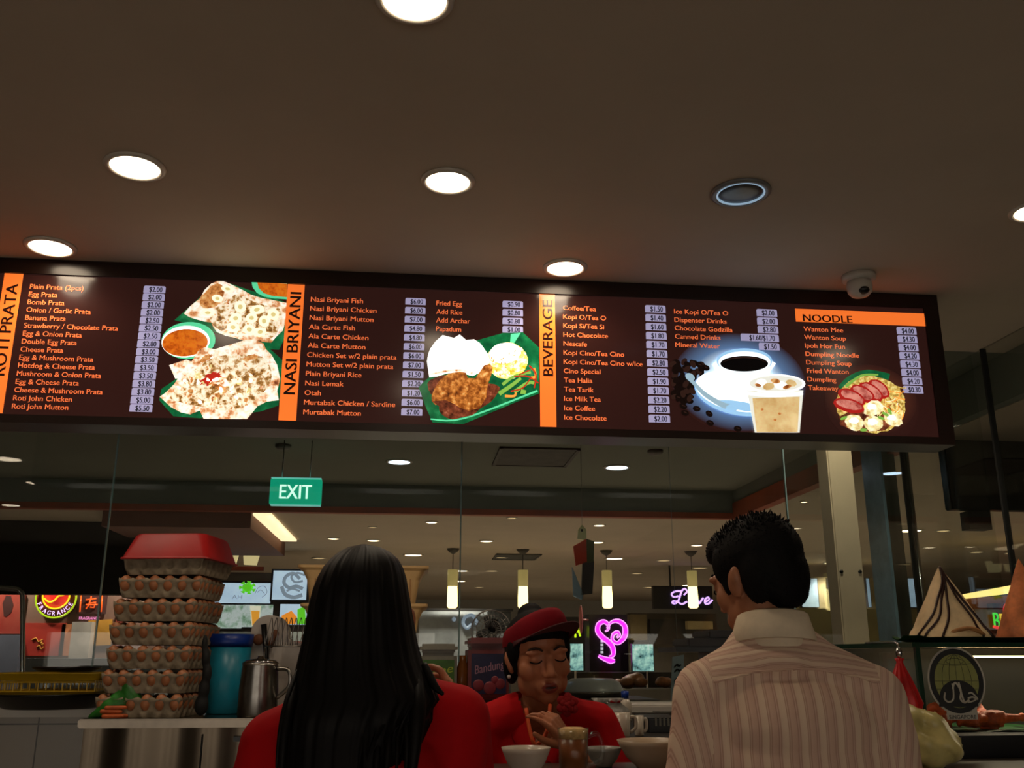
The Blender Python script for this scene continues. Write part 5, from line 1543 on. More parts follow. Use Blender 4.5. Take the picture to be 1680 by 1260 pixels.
b = MB(); b.lathe([(0, .004), (r_ * .86, .004), (r_ * .86, .0), (r_ * .9, .0), (r_, H), (r_ * .955, H), (r_ * .86, .012), (0, .012)], n=40); b.build('glass', m_clear, t)
b = MB(); b.lathe([(0, .0125), (r_ * .845, .0125), (r_ * .93, H - .022), (0, H - .022)], n=40); b.build('tea', mat('milk_tea', (150, 84, 44), .3, noise=(8, .08)), t)
b = MB(); b.lathe([(0, H - .0215), (r_ * .93, H - .0215), (r_ * .95, H - .003), (r_ * .6, H + .001), (0, H + .002)], n=40); b.build('froth', mat('tea_froth', (206, 166, 110), .8, noise=(120, .12)), t)
b = MB(); b.tube(smooth_path([(r_ * .95, 0, H - .018), (r_ * 1.5, 0, H - .012), (r_ * 1.85, 0, H - .03), (r_ * 1.8, 0, H - .06), (r_ * .92, 0, H - .075)], 6), .005, 10); b.build('handle', m_clear, t)
def mug(px, py, wpx, hpx, Y, lab, side=1):
    q = P(px, py, Y=Y); k = (q - O).length / FOC; r_, H = wpx * k / 2, hpx * k
    t = empty('mug', lab, 'mug', (q.x, Y, PZ), 0, 'white mugs on the prep counter')
    b = MB(); b.lathe([(0, .001), (r_ * .85, .001), (r_ * .9, .006), (r_, H), (r_ * .93, H), (r_ * .85, .012), (0, .01)], n=32); b.build('body', m_porc, t)
    b = MB(); b.tube(smooth_path([(r_ * .95, 0, H * .82), (r_ * 1.5, 0, H * .8), (r_ * 1.55, 0, H * .4), (r_ * .92, 0, H * .2)], 6), .005, 8); b.build('handle', m_porc, t)
mug(1019, 1208, 30, 36, 2.80, 'larger white mug on the prep counter right of the staff member')
mug(1049, 1208, 15, 30, 2.84, 'narrow white mug next to the black box on the prep counter')
mug(994, 1208, 16, 30, 2.95, 'white mug half hidden by the red sleeve of the staff member')
q0, q1 = P(1062, 1178, Y=2.95), P(1125, 1208, Y=2.95)
t = empty('black_box', 'black box with pale markings on the prep counter left of the man', 'box', ((q0.x + q1.x) / 2, 3.05, PZ))
hw = (q1.x - q0.x) / 2
b = MB(); b.box((-hw, -.1, 0), (hw, .1, q0.z - PZ)); b.build('body', m_black, t, bevel=.005)
b = MB()
for i in range(5):
    b.box((-hw * .6 + i * hw * .22, -.102, .02), (-hw * .5 + i * hw * .22, -.0995, .045))
b.box((-hw * .7, -.102, .06), (hw * .6, -.0995, .063)); b.build('markings', mat('box_marks', (120, 120, 110), .5, noise=(9, .1)), t)
# clear plastic bags and a blue topped bottle on the ledge
for px, w, lab, sd in [(985, 12, 'crumpled clear plastic bag on the white ledge, left one', 3), (1008, 15, 'crumpled clear plastic bag with a red tie on the white ledge, right one', 5)]:
    q = P(px, 1160, Y=3.3); random.seed(sd); b = MB(); b.lathe([(.03, 0), (.045, .02), (.042, .05), (.018, .072), (.03, .085), (.0, .08)], n=22, ripple=lambda a, z: 1 + .18 * math.sin(5 * a + z * 40) + .1 * math.sin(9 * a))
    b.v = [v + Vector((q.x, 3.3, PZ)) for v in b.v]
    t = empty('plastic_bag', lab, 'plastic bag', (q.x, 3.3, PZ)); rel(b, t).build('bag', mat('clear_bag', (190, 186, 180), .3, noise=(20, .2), trans=.5), t)
    if sd == 5:
        b = MB(); b.lathe([(.02, .07), (.022, .074), (.02, .078)], n=16); b.build('red_tie', m_red, t)
q = P(1026, 1162, Y=3.5); t = empty('spray_bottle', 'small blue topped bottle on the prep counter behind the mugs', 'bottle', (q.x, 3.5, PZ))
b = MB(); b.lathe([(.02, 0), (.022, .004), (.022, .06), (.012, .075), (0, .075)], n=24); b.build('body', m_porc, t)
b = MB(); b.lathe([(.013, .075), (.014, .10), (.0, .102)], n=20); b.build('cap', m_dblue, t)

# dark stacked trays on a shelf left of the man, behind his shoulder
q0, q1 = P(1092, 1062, Y=3.25), P(1210, 1062, Y=3.25)
t = empty('shelf_unit', 'dark shelf unit standing on the prep counter left of the man', 'shelf unit', ((q0.x + q1.x) / 2 + .03, 3.35, PZ))
hw = (q1.x - q0.x) / 2; zs = q0.z - PZ
b = MB(); xe = P(1502, 1060, Y=2.46).x - .06 - t.location.x; b.box((-hw, -.12, zs - .015), (xe, .12, zs)); b.build('shelf', m_black, t)
for x in (-hw + .15, xe - .012):
    b = MB(); b.box((x - .01, -.1, 0), (x + .01, .1, zs - .015)); b.build('leg', m_black, t)
b = MB(); b.box((-hw + .162, .06, .02), (xe - .024, .1, zs - .02)); b.build('back_panel', m_blackmatt, t)
zs += PZ
for i, (x0p, x1p, y0p, y1p, lab) in enumerate([(1128, 1206, 1047, 1061, 'lower dark tray on the shelf unit left of the man'), (1162, 1206, 1034, 1046, 'upper dark box on the shelf unit left of the man')]):
    a, c = P(x0p, y0p, Y=3.25), P(x1p, y1p, Y=3.25)
    b = MB(); z0 = zs if i == 0 else P(1128, 1047, Y=3.25).z + .001
    b.box((a.x, 3.25, z0 + .0005), (c.x, 3.45, a.z)); simple(b, 'dark_tray', mat('dark_brown_tray', (30, 22, 18), .4, noise=(8, .2)), lab, 'tray', None, .006)

# ------------------------------------------------------------------ glass showcase at the right
SX = P(1502, 1060, Y=2.46).x
SY0, SY1, SX1 = 2.46, 3.0, 2.5
ZS = P(1560, 1054, Y=SY0).z
ZB = P(1560, 1206, Y=SY0).z
t = empty('glass_showcase', 'glass food showcase on a black base at the right, with a round emblem sticker', 'showcase', ((SX + SX1) / 2, 2.7, 0))
m_gedge = mat('green_glass_edge', (30, 56, 42), .15, noise=(10, .15))
XA = SX - .0
b = MB(); b.box((XA - .02, SY0 - .02, ZS - .012), (SX1, SY1, ZS)); rel(b, t).build('top_glass', m_gedge, t)
b = MB(); b.box((XA, SY0, ZB), (SX1 - .01, SY0 + .006, ZS - .0125)); rel(b, t).build('front_glass', m_clear, t)
b = MB(); b.box((XA, SY0 + .007, ZB), (XA + .006, SY1 - .02, ZS - .0125)); rel(b, t).build('side_glass', m_clear, t)
for x, y in ((XA + .004, SY0 + .004), (XA + .004, SY1 - .03)):
    b = MB(); b.box((x - .006, y - .006, ZB), (x + .006, y + .006, ZS - .0125)); rel(b, t).build('corner_post', m_gedge, t)
b = MB(); b.box((XA - .02, SY0 - .02, 0), (SX1, SY1, ZB)); rel(b, t).build('base', m_black, t)
b = MB(); b.box((XA + .01, SY1 - .02, ZB), (SX1 - .01, SY1 - .008, ZS - .0125)); rel(b, t).build('back_panel', mat('showcase_back', (46, 44, 34), .35, noise=(4, .25)), t)
q = P(1600, 1089, Y=SY0 + .3)
b = MB(); b.cyl((XA + .2, SY0 + .25, q.z + .02), (SX1 - .05, SY0 + .25, q.z + .02), .0025); rel(b, t).build('light_tube', lit('thin_tube', (255, 214, 150), 12.0), t)

ld = bpy.data.lights.new('tube_glow', 'AREA'); ld.shape = 'RECTANGLE'; ld.size = .8; ld.size_y = .02; ld.energy = 1.6; ld.color = (1, .84, .6)
lo = bpy.data.objects.new('tube_glow', ld); col.objects.link(lo); lo.parent = t
lo.location = V_((XA + SX1) / 2 + .05, SY0 + .25, q.z + .015) - t.location
# round emblem sticker on the front glass
Y = SY0 - .002
o_c = P(1569, 1117, Y=Y); u = (P(1570, 1117, Y=Y) - P(1569, 1117, Y=Y)).length
E_ = lambda x, y, d=0: Vector((o_c.x + x * u, Y - d, o_c.z + y * u))
m_st1 = mat('sticker_grey', (190, 184, 168), .5, noise=(9, .05)); m_st2 = mat('sticker_black', (22, 22, 18), .5, noise=(9, .1)); m_st3 = mat('sticker_olive', (150, 152, 84), .5, noise=(9, .1))
st = empty('round_sticker', 'round black and grey emblem sticker with a globe on the showcase glass', 'sticker', (o_c.x, Y, o_c.z))
def disc(r0, r1, d, m_, nm, lo=None, n=56):
    b = MB(); pts = [E_(r0 * math.cos(2 * math.pi * i / n), r1 * math.sin(2 * math.pi * i / n), d) for i in range(n)]
    b.prism(pts, (0, .0004, 0)); rel(b, st).build(nm, m_, st)
b = MB(); b.prism([E_(-22, -40, .0002), E_(37 - 9, -40, .0002), E_(28, -57, .0002), E_(-22, -57, .0002)], (0, .0004, 0)); rel(b, st).build('sticker_foot', m_st1, st)
disc(47, 51, .0008, m_st1, 'sticker_rim'); disc(44, 48, .0014, m_st2, 'sticker_ring'); disc(36, 40, .0020, m_st3, 'globe')
b = MB()
for rr in (12, 24):
    b.tube([E_(rr * math.cos(a * .2618), 40 * math.sin(a * .2618) * .98, .003) for a in range(24)], .0005, 5, closed=True)
b.tube([E_(0, -39, .003), E_(0, 39, .003)], .0005, 5)
for yy in (-12, 0, 26):
    w = 36 * math.sqrt(max(0, 1 - (yy / 40) ** 2)); b.tube(smooth_path([E_(-w, yy, .003), E_(0, yy - (3 if yy > 0 else 0), .003), E_(w, yy, .003)], 5), .0005, 5)
b.tube([E_(14 * math.cos(a * .2618), 29 + 4.5 * math.sin(a * .2618), .003) for a in range(24)], .0005, 5, closed=True)
rel(b, st).build('globe_lines', m_st2, st)
b = MB(); pts = [E_(31 * math.cos(R(a)), -25 + 26 * math.sin(R(a)), .0034) for a in range(0, 181, 10)] + [E_(-34, -38, .0034), E_(30, -38, .0034)]
b.prism(pts, (0, .0005, 0)); rel(b, st).build('dark_dome', m_st2, st)
b = MB()
for pts, r0 in [([(-22, -17), (-24, -26), (-18, -31), (-10, -27), (-8, -12), (-9, -4)], 1.5), ([(-9, -12), (-4, -3), (2, -10), (6, -26), (8, -31)], 1.6), ([(2, -2), (4, -16), (2, -27), (8, -32), (16, -28)], 1.6), ([(14, -26), (22, -24), (30, -27), (22, -18), (16, -19)], 1.4), ([(28, -27), (22, -30), (14, -32)], 1.2)]:
    b.tube(smooth_path([E_(x, y, .004) for x, y in pts], 6), r0 * u, 6)
for v in b.v: v.y = Y - .004 + (v.y - Y + .004) * .3
rel(b, st).build('script_word', m_st1, st)
b = MB(); put_text(b, 'HALAL', E_(3, -43.5, .001), EX, EZ, 5 * u, 30 * u, center=True); b.add([], []); put_text(b, 'SINGAPORE', E_(3, -53, .001), EX, EZ, 6 * u, 44 * u, center=True); rel(b, st).build('sticker_text', m_st2, st)

# fried chicken pieces on a leaf in the showcase
m_fry = mat('fried_chicken', (206, 84, 34), .5, noise=(30, .3), bump=.5)
zleaf = P(1600, 1192, Y=2.66).z
m_ban = mat('banana_leaf', (36, 80, 36), .4, noise=(12, .25))
t = empty('leaf_tray', 'green leaf lined tray of fried chicken inside the showcase', 'tray', (P(1600, 1190, Y=2.66).x, 2.68, ZB))
hL = zleaf - ZB
b = MB(); b.box((-.16, -.13, 0.001), (.22, .16, hL - .008)); b.build('tray', m_black, t, bevel=.01)
b = MB(); rows = [[(-.15 + .40 * i / 14, -.14 + .28 * j / 6, hL - .006 + .003 * math.sin(i * 1.3) * math.cos(j)) for i in range(15)] for j in range(7)]
b.grid(rows); rows2 = [[(x, y, z + .0025) for x, y, z in r] for r in rows]; b.grid(rows2[::-1]); b.build('leaf', m_ban, t)
def drum(seed):
    random.seed(seed); b = MB()
    b.ell((-.03, 0, 0), (.034, .024, .022)); b.ell((-.012, .004, .004), (.026, .02, .018)); b.cap((0, 0, 0), (.05, .002, .002), .014, .009); b.ell((.055, .002, .003), (.012, .011, .012))
    for _ in range(26):
        a, z = random.uniform(0, 6.28), random.uniform(-1, 1)
        b.ell((-.028 + .03 * math.cos(a), .022 * math.sin(a) * (1 - z * z) ** .5, .02 * z), (.007, .007, .006), nu=8, nv=6)
    return remeshed(b, .0035, 2)
dm = [drum(1), drum(4)]
for m_ in dm: m_.materials.append(m_fry)
for i, (px, py, Y, rz, ry, lab) in enumerate([(1530, 1166, 2.62, 160, 8, 'fried chicken piece at the left end of the heap in the showcase'), (1556, 1184, 2.60, 20, -4, 'fried chicken piece lying low in the middle of the heap'), (1572, 1174, 2.68, 190, 6, 'fried chicken piece behind the middle of the heap'), (1603, 1180, 2.60, 10, 2, 'fried chicken piece under the upright bone end'), (1612, 1172, 2.66, 95, -55, 'fried chicken piece with its bone end pointing up'), (1645, 1184, 2.61, -8, 0, 'fried chicken piece stretched to the right end of the heap'), (1540, 1180, 2.66, 60, 0, 'fried chicken piece tucked low behind the sticker foot')]):
    q = P(px, py, Y=Y)
    o = bpy.data.objects.new('fried_chicken_piece', dm[i % 2]); col.objects.link(o)
    o.location = (q.x, Y, max(q.z, zleaf + .024)); o.rotation_euler = (0, R(ry), R(rz))
    tag(o, lab, 'fried chicken', 'fried chicken in the showcase')

# tall roti cones on leaf plates on top of the showcase
m_cone = mat('roti_cone', (228, 198, 152), .7, noise=(12, .12), bump=.2)
m_choc = mat('chocolate', (46, 20, 12), .3, noise=(20, .1))
m_cone2 = mat('roti_cone_orange', (206, 120, 70), .7, noise=(16, .2), bump=.2)
def roti(px, pyb, wpx, hpx, Y, lab, m_, lines, lean=0):
    q = P(px, pyb, Y=Y); k = (q - O).length / FOC; Rr, H = wpx * k / 2, hpx * k
    z0 = ZS + .016
    t = empty('roti_cone', lab, 'roti cone', (q.x, Y, z0))
    def rad(a, z):
        f = z / H
        r_ = Rr * (1 - f) ** .92 * (1.04 if f < .1 else 1)
        fold = 1 + .05 * math.sin(3 * a + 1) * (1 - f) + .025 * math.sin(7 * a + 8 * f)
        return r_ * fold
    b = MB(); rows = []
    for i in range(25):
        z = H * i / 24
        rows.append([(rad(2 * math.pi * j / 48, z) * math.cos(2 * math.pi * j / 48) + lean * z, rad(2 * math.pi * j / 48, z) * .8 * math.sin(2 * math.pi * j / 48), z) for j in range(48)])
    b.grid(rows, closed=True); b.add(rows[0], [tuple(range(48))[::-1]]); b.build('cone', m_, t)
    if lines:
        b = MB()
        for a0, a1, wv in lines:
            pts = []
            for i in range(14):
                f = i / 13; z = H * (1 - f) * .985; a = R(a0 + (a1 - a0) * f) + wv * math.sin(f * 11)
                pts.append((rad(a, z) * 1.01 * math.cos(a) + lean * z, rad(a, z) * .8 * 1.01 * math.sin(a) - .0005, z))
            b.tube(smooth_path(pts, 3), .0035, 6)
        b.build('chocolate_sauce', m_choc, t)
        b = MB(); b.tube(smooth_path([(Rr * .55 * math.cos(a) * 1.35, Rr * .8 * 1.02 * math.sin(a), .012 + .01 * math.sin(a * 3)) for a in [R(225 + 7.5 * i) for i in range(13)]], 3), .006, 8); b.build('rolled_edge', mat('roti_edge', (170, 116, 66), .7, noise=(14, .2)), t)
    return t
YC = 2.62
roti(1560, 1037, 114, 102, YC, 'tall cream roti cone striped with chocolate sauce on top of the showcase', m_cone, [(268, 236, .03), (272, 300, .05), (266, 210, .06), (280, 322, .04), (276, 340, .03), (262, 190, .05)], -.06)
roti(1688, 1036, 86, 110, YC, 'orange brown roti cone cut by the right edge of the photo', m_cone2, None)
b = MB(); a, c = P(1472, 1040, Y=YC), P(1720, 1040, Y=YC)
n = 30; rows = []
for j, v in enumerate((-1, -.6, 0, .6, 1)):
    rows.append([(a.x + (min(c.x, 2.4) - a.x) * i / n, YC + v * .11 * (math.sin(math.pi * min(1, (i + 1.5) / 8) / 2)), ZS + .004 + .010 * v * v + (.006 if i < 3 else 0)) for i in range(n + 1)])
b.grid(rows); b.grid([[(x, y, z - .0035) for x, y, z in r] for r in rows][::-1]); simple(b, 'leaf_plate', m_ban, 'long green banana leaf plate under the roti cones on top of the showcase', 'leaf plate')

# red and pale plastic bags hanging and standing by the shoulder of the man
def gather(t, prof, m_, nm, f1, f2, amp, sx=1.0, sy=.7, n=64):
    b = MB(); rows = []
    for r_, z in prof:
        rows.append([(sx * r_ * math.cos(2 * math.pi * j / n) * (1 + amp * math.sin(f1 * 2 * math.pi * j / n + z * 9) + amp * .6 * math.sin(f2 * 2 * math.pi * j / n - z * 14)), sy * r_ * math.sin(2 * math.pi * j / n) * (1 + amp * math.sin(f1 * 2 * math.pi * j / n + z * 9)), z) for j in range(n)])
    b.grid(rows, closed=True); b.add(rows[0], [tuple(range(n))]); b.add(rows[-1], [tuple(range(n))[::-1]])
    return b.build(nm, m_, t)
YBG = 2.30
qa, qb = P(1476, 1086, Y=YBG), P(1476, 1168, Y=YBG)
H = qa.z - qb.z
m_rbag = mat('red_bag', (190, 24, 26), .4, noise=(20, .15))
t = empty('red_plastic_bag', 'red plastic bag gathered to a point and hung beside the showcase', 'plastic bag', (qa.x, YBG, qb.z))
gather(t, [(.020, -.02), (.038, 0), (.045, .02), (.036, H * .4), (.022, H * .7), (.009, H * .95), (.007, H), (.011, H + .008), (.0015, H + .01)], m_rbag, 'bag', 9, 14, .09)
b = MB(); zz = P(1476, 1062, Y=YBG).z - qb.z; b.cyl((0, 0, H), (0, 0, zz), .003); b.tube(smooth_path([(0, 0, zz), (0, .02, zz + .012), (0, .17, zz + .012)], 5), .003, 6); b.ell((0, -.001, H + .022), (.009, .009, .013)); b.build('hook', m_chrome, t)
qw = P(1522, 1200, Y=2.2)
m_wbag = mat('pale_bag', (216, 200, 130), .35, noise=(14, .12), trans=.15)
t = empty('pale_plastic_bag', 'bulging pale yellow plastic bag standing at the right arm of the man', 'plastic bag', (P(1512, 1240, Y=2.22).x, 2.22, FZ))
Hh = P(1480, 1150, Y=2.2).z - FZ
b = MB()
b.ell((.012, 0, .050), (.085, .07, .052)); b.ell((-.035, 0, .085), (.05, .05, .06)); b.ell((-.055, 0, Hh * .78), (.026, .03, .045)); b.ell((.02, 0, .09), (.05, .045, .04)); b.ell((-.066, 0, Hh * .95), (.016, .016, .022)); b.cap((-.066, 0, Hh * .9), (-.03, 0, .09), .02, .04)
me = remeshed(b, .005, 4)
for v in me.vertices:
    f = .0045 * math.sin(v.co.x * 95 + v.co.z * 60) + .003 * math.sin(v.co.z * 130 + v.co.x * 40)
    v.co += v.normal * f
    v.co.z = max(v.co.z, .001)
link_mesh('bag', me, m_wbag, t)
# ------------------------------------------------------------------ people
def skin_mat(name, rgb, lip):
    return mat(name, rgb, .45, noise=(18, .06), spec=.4), mat(name + '_lip', lip, .4, noise=(30, .05))
V3 = Vector

def head_shapes(b, M, s=1.0, female=False):
    old = b.M
    b.M = old @ M @ Matrix.Scale(s, 4)
    b.ell((0, -.012, .032), (.073, .093, .086)); b.ell((0, .02, -.01), (.066, .072, .085))
    b.ell((0, .030, -.045), (.054, .056, .066)); b.ell((0, .062, -.094), (.024, .022, .020))
    for sx in (-1, 1):
        b.ell((sx * .040, .049, -.024), (.027, .027, .030)); b.ell((sx * .042, .022, -.060), (.022, .036, .036))
        b.ell((sx * .031, .077, .024), (.026, .012, .009), Euler((0, sx * .1, 0)))
        b.ell((sx * .031, .075, .004), (.0155, .0125, .0115))
        b.ell((sx * .074, -.008, -.008), (.010, .017, .030), Euler((R(12), sx * .12, sx * -.35)))
        b.ell((sx * .080, -.016, .004), (.007, .011, .020), Euler((R(12), 0, sx * -.5)))
        b.ell((sx * .010, .098, -.036), (.0095, .010, .0075))
    b.chain([(0, .084, .018), (0, .094, -.006), (0, .105, -.030)], [.009, .0095, .0115])
    b.ell((0, .087, -.060), (.021, .010, .006)); b.ell((0, .085, -.0735), (.018, .010, .007))
    b.ell((0, .070, -.066), (.035, .022, .026))
    b.M = old

def neck_shapes(b, base, hc, r0=.055, r1=.050):
    b.cap(base, V3(hc) + V3((0, -.012, -.05)), r0, r1)

def hand_shapes(b, M, side, curls, spread=1.0, s=1.0):
    old = b.M
    b.M = old @ M @ Matrix.Scale(s, 4)
    xs = [.031, .0105, -.0105, -.030]
    ln = [.070, .078, .072, .056]
    yb = [.088, .092, .088, .080]
    for x, L, y0, c in zip(xs, ln, yb, curls):
        x *= side
        b.cap((x * .55, .012, 0), (x, y0, 0), .0135, .0105)
        p = V3((x, y0, 0)); a = 0; sp = x * 2.2 * spread
        rr = .0088 if L > .06 else .0078
        for f, k, r2 in ((.45, .8, .92), (.30, 1.0, .84), (.25, .7, .74)):
            a += c * k
            d = V3((sp * math.cos(a), math.cos(a), -math.sin(a))).normalized() * (L * f)
            b.cap(p, p + d, rr, rr * r2, 10)
            p = p + d; rr *= r2
    b.chain([(side * .018, .018, -.006), (side * .044, .046, -.016), (side * .056, .074, -.026), (side * .056, .098, -.036)], [.015, .0125, .0098, .008])
    b.M = old

def torso_shapes(b, H, g=0.0, female=False, hunch=0.0, shl=None, shr=None, neck=None):
    """H = shoulder height scale (1.0 for a shoulder joint at 1.38 m)"""
    h = lambda z: z * H
    k = .92 if female else 1.0
    y1 = hunch
    b.ell((0, -.005, h(.93)), (.165 * (1.03 if female else 1) + g, .112 + g, .13 + g))
    b.ell((0, 0 + y1 * .2, h(1.06)), (.140 * k + g, .098 + g, .17 + g))
    b.ell((0, y1 * .6, h(1.22)), (.158 * k + g, .108 + g, .17 + g))
    b.ell((0, -.012 + y1 * .9, h(1.32)), (.150 * k + g, .095 + g, .09 + g))
    if female:
        for sx in (-1, 1):
            b.ell((sx * .068, .075 + y1 * .7, h(1.20)), (.062 + g, .055 + g, .062 + g))
    nb = V3(neck)
    for sh in (shl, shr):
        sh = V3(sh)
        b.cap(sh, (sh.x * .30 + nb.x * .5, nb.y * .7 + sh.y * .3, (sh.z * .55 + nb.z * .45)), .050 + g, .056 + g)
        b.cap(V3((sh.x * .78, sh.y, sh.z + .012)), (nb.x + sh.x * .18, nb.y, nb.z - .012), .036 + g, .040 + g)
        b.cap(sh, (sh.x * .62, y1 * .6, h(1.14)), .05 + g, .07 + g)

def legs_shapes(b, H, g=0.0, feet=True):
    for sx in (-1, 1):
        b.chain([(sx * .088, 0, .88 * H), (sx * .092, .01, .50 * H), (sx * .092, -.012, .09)], [.088 + g, .058 + g, .042 + g])
        if feet:
            b.cap((sx * .094, -.02, .045), (sx * .10, .12, .035), .042, .034)

def arm_shapes(b, pts, g=0.0, rs=(.050, .042, .027)):
    b.cap(pts[0], pts[1], rs[0] + g, rs[1] + g); b.cap(pts[1], pts[2], rs[1] + g, rs[2] + g)

def shoes(root, m):
    for sx in (-1, 1):
        b = MB(); b.cap((sx * .094, -.03, .048), (sx * .10, .135, .042), .047, .040); b.cap((sx * .094, -.03, .03), (sx * .10, .13, .028), .046, .04)
        me = remeshed(b, .008, 3)
        for v in me.vertices: v.co.z = max(v.co.z, .0)
        link_mesh('shoe', me, m, root)

def trousers(root, H, m):
    b = MB(); legs_shapes(b, H, .014, False); b.ell((0, -.005, .93 * H), (.176, .124, .12))
    link_mesh('trousers', remeshed(b, .012, 3), m, root)

def cut_faces(me, fn):
    """delete faces whose centre satisfies fn"""
    bm = bmesh.new(); bm.from_mesh(me)
    bmesh.ops.delete(bm, geom=[f for f in bm.faces if fn(f.calc_center_median())], context='FACES')
    bm.to_mesh(me); bm.free()
    return me

def split_part(me, fn):
    """(mesh where fn holds, mesh of the rest)"""
    a = me.copy()
    cut_faces(a, lambda c: not fn(c)); cut_faces(me, fn)
    return a, me

m_hair = mat('black_hair', (13, 10, 9), .55, noise=(40, .3), spec=.16)
m_hairs = mat('black_hair_soft', (12, 10, 10), .7, noise=(60, .3), spec=.15)
m_redc = mat('red_cloth', (184, 12, 20), .8, noise=(9, .06), spec=.15)
m_trou = mat('dark_trousers', (26, 26, 32), .85, noise=(20, .15))
m_shoe = mat('black_shoe', (18, 17, 17), .4, noise=(20, .1))
sk1, lip1 = skin_mat('skin_warm', (186, 118, 84), (150, 66, 54))
sk2, lip2 = skin_mat('skin_tan', (170, 112, 80), (130, 64, 52))

# --- person with long hair, seen from behind
WX = P(595, 1100, Y=1.62).x
wr = empty('person', 'person with very long straight black hair in a red shirt, seen from behind', 'person', (WX, 1.62, 0))
hc = V3((P(597, 1000, Y=1.62).x - WX, 0.005, 1.505))
shl, shr = V3((-.128, .0, 1.312)), V3((.150, .02, 1.348))
nk = V3((.0, -.005, 1.385))
wl = lambda px, py, Y: P(px, py, Y=Y) - V3((WX, 1.62, 0))
handp = wl(732, 1146, 1.95)
armR = [shr, V3((.186, .16, 1.135)), V3((handp.x + .012, handp.y - .01, handp.z - .055))]
armL = [shl, V3((-.178, .02, 1.06)), V3((-.16, .20, .95))]
Hs = 1.32 / 1.38
b = MB()
head_shapes(b, Matrix.Translation(hc), .97, True); neck_shapes(b, nk, hc, .048, .045)
torso_shapes(b, Hs, -.004, True, 0, shl, shr, nk); legs_shapes(b, Hs)
arm_shapes(b, armR, -.006); arm_shapes(b, armL, -.006)
d = (armR[2] - armR[1]).normalized()
def frame(wrist, ydir, palm):
    y = V3(ydir).normalized(); z = -V3(palm); z = (z - y * z.dot(y)).normalized(); x = y.cross(z)
    return Matrix.Translation(wrist) @ Matrix((x, y, z)).transposed().to_4x4()
hand_shapes(b, frame(armR[2], (-.04, .3, .95), (-.9, .2, -.2)), -1, [.6, .7, .75, .8], 1.0, .92)
hand_shapes(b, frame(armL[2], armL[2] - armL[1], (.9, 0, -.3)), 1, [.3, .35, .4, .45], .8, .92)
link_mesh('body', remeshed(b, .0042, 4), [sk1], wr)
b = MB(); torso_shapes(b, Hs, .010, True, 0, shl, shr, nk)
for a_ in (armR, armL):
    e = a_[0].lerp(a_[1], .86); b.cap(a_[0], a_[0].lerp(a_[1], .4), .058, .057); b.cyl(a_[0].lerp(a_[1], .2), e, .057, .056)
me = remeshed(b, .0065, 4)
cut_faces(me, lambda c: (c - nk).length < .066 and c.z > nk.z - .005 or c.z < .90)
for v in me.vertices:
    v.co += v.normal * (.003 * math.sin(v.co.x * 70 + v.co.z * 22) * min(1, max(0, (1.33 - v.co.z) * 8)))
link_mesh('shirt', me, m_redc, wr)
b = MB(); b.tube([(nk.x + .062 * math.cos(a * .2618), nk.y + .060 * math.sin(a * .2618), nk.z + .004 - .012 * math.sin(a * .2618)) for a in range(24)], .007, 8, closed=True); b.build('neckband', m_redc, wr)
trousers(wr, Hs, m_trou); shoes(wr, m_shoe)
# hair: a closed fall measured from crown to waist
rows_px = [(896, 590, 606, .02), (900, 572, 626, .035), (907, 558, 641, .05), (918, 544, 653, .066), (932, 532, 661, .080), (948, 523, 666, .090), (968, 515, 669.5, .097), (995, 508, 674, .100), (1025, 503, 679, .098), (1055, 498, 684, .094), (1085, 492, 692, .090), (1110, 487, 702, .088), (1130, 483, 712, .086), (1146, 479, 718, .082), (1160, 475, 708, .078), (1178, 471, 698, .074), (1200, 469, 690, .070), (1225, 468, 686, .066), (1260, 466, 684, .060), (1310, 465, 682, .054), (1400, 468, 680, .044), (1480, 478, 676, .030)]
rows = []; NR = 160
random.seed(11)
ph = [random.uniform(0, 6.28) for _ in range(8)]
def strand(a): return .5 * math.sin(23 * a + ph[0]) + .35 * math.sin(41 * a + ph[1]) + .25 * math.sin(67 * a + ph[2])
for i, (py, xl_, xr2, dep) in enumerate(rows_px):
    A, B_ = wl(xl_, py, 1.62), wl(xr2, py, 1.62)
    cx, rx, z = (A.x + B_.x) / 2, (B_.x - A.x) / 2, (A.z + B_.z) / 2
    cy = -.010 - (.0 if i < 8 else min(.055, .008 * (i - 8)))
    row = []
    for j in range(NR):
        a = 2 * math.pi * j / NR
        amp = .012 + .03 * min(1, i / 10)
        rr = 1 + amp * strand(a + .02 * math.sin(i * .7))
        y = cy + dep * math.sin(a) * rr
        x = cx + rx * math.cos(a) * (1 + .4 * amp * strand(a))
        row.append([x, y, z])
    rows.append(row)
# the right part of the fall ends higher, in uneven tips
for j in range(NR):
    fx = rows[17][j][0]; pxv = 469 + (fx - wl(469, 1200, 1.62).x) / (wl(690, 1200, 1.62).x - wl(469, 1200, 1.62).x) * 221
    end = 1500 if pxv < 596 else (1228 - 46 * min(1, (pxv - 596) / 60) + 26 * math.sin(j * 2.1) + 16 * math.sin(j * 5.3) + (60 if 655 < pxv < 676 else 0))
    ze = wl(600, end, 1.62).z
    n0 = max(i for i in range(len(rows)) if rows[i][j][2] >= ze)
    for i in range(n0 + 1, len(rows)):
        k_ = rows[n0][j]
        rows[i][j][0] = k_[0]; rows[i][j][1] = k_[1] + .012 * min(1, i - n0); rows[i][j][2] = ze - .0006 * (i - n0)
b = MB(); b.grid(rows, closed=True); b.add(rows[0], [tuple(range(NR))]); b.add(rows[-1], [tuple(range(NR))[::-1]])
b.build('hair', m_hair, wr)
random.seed(5)
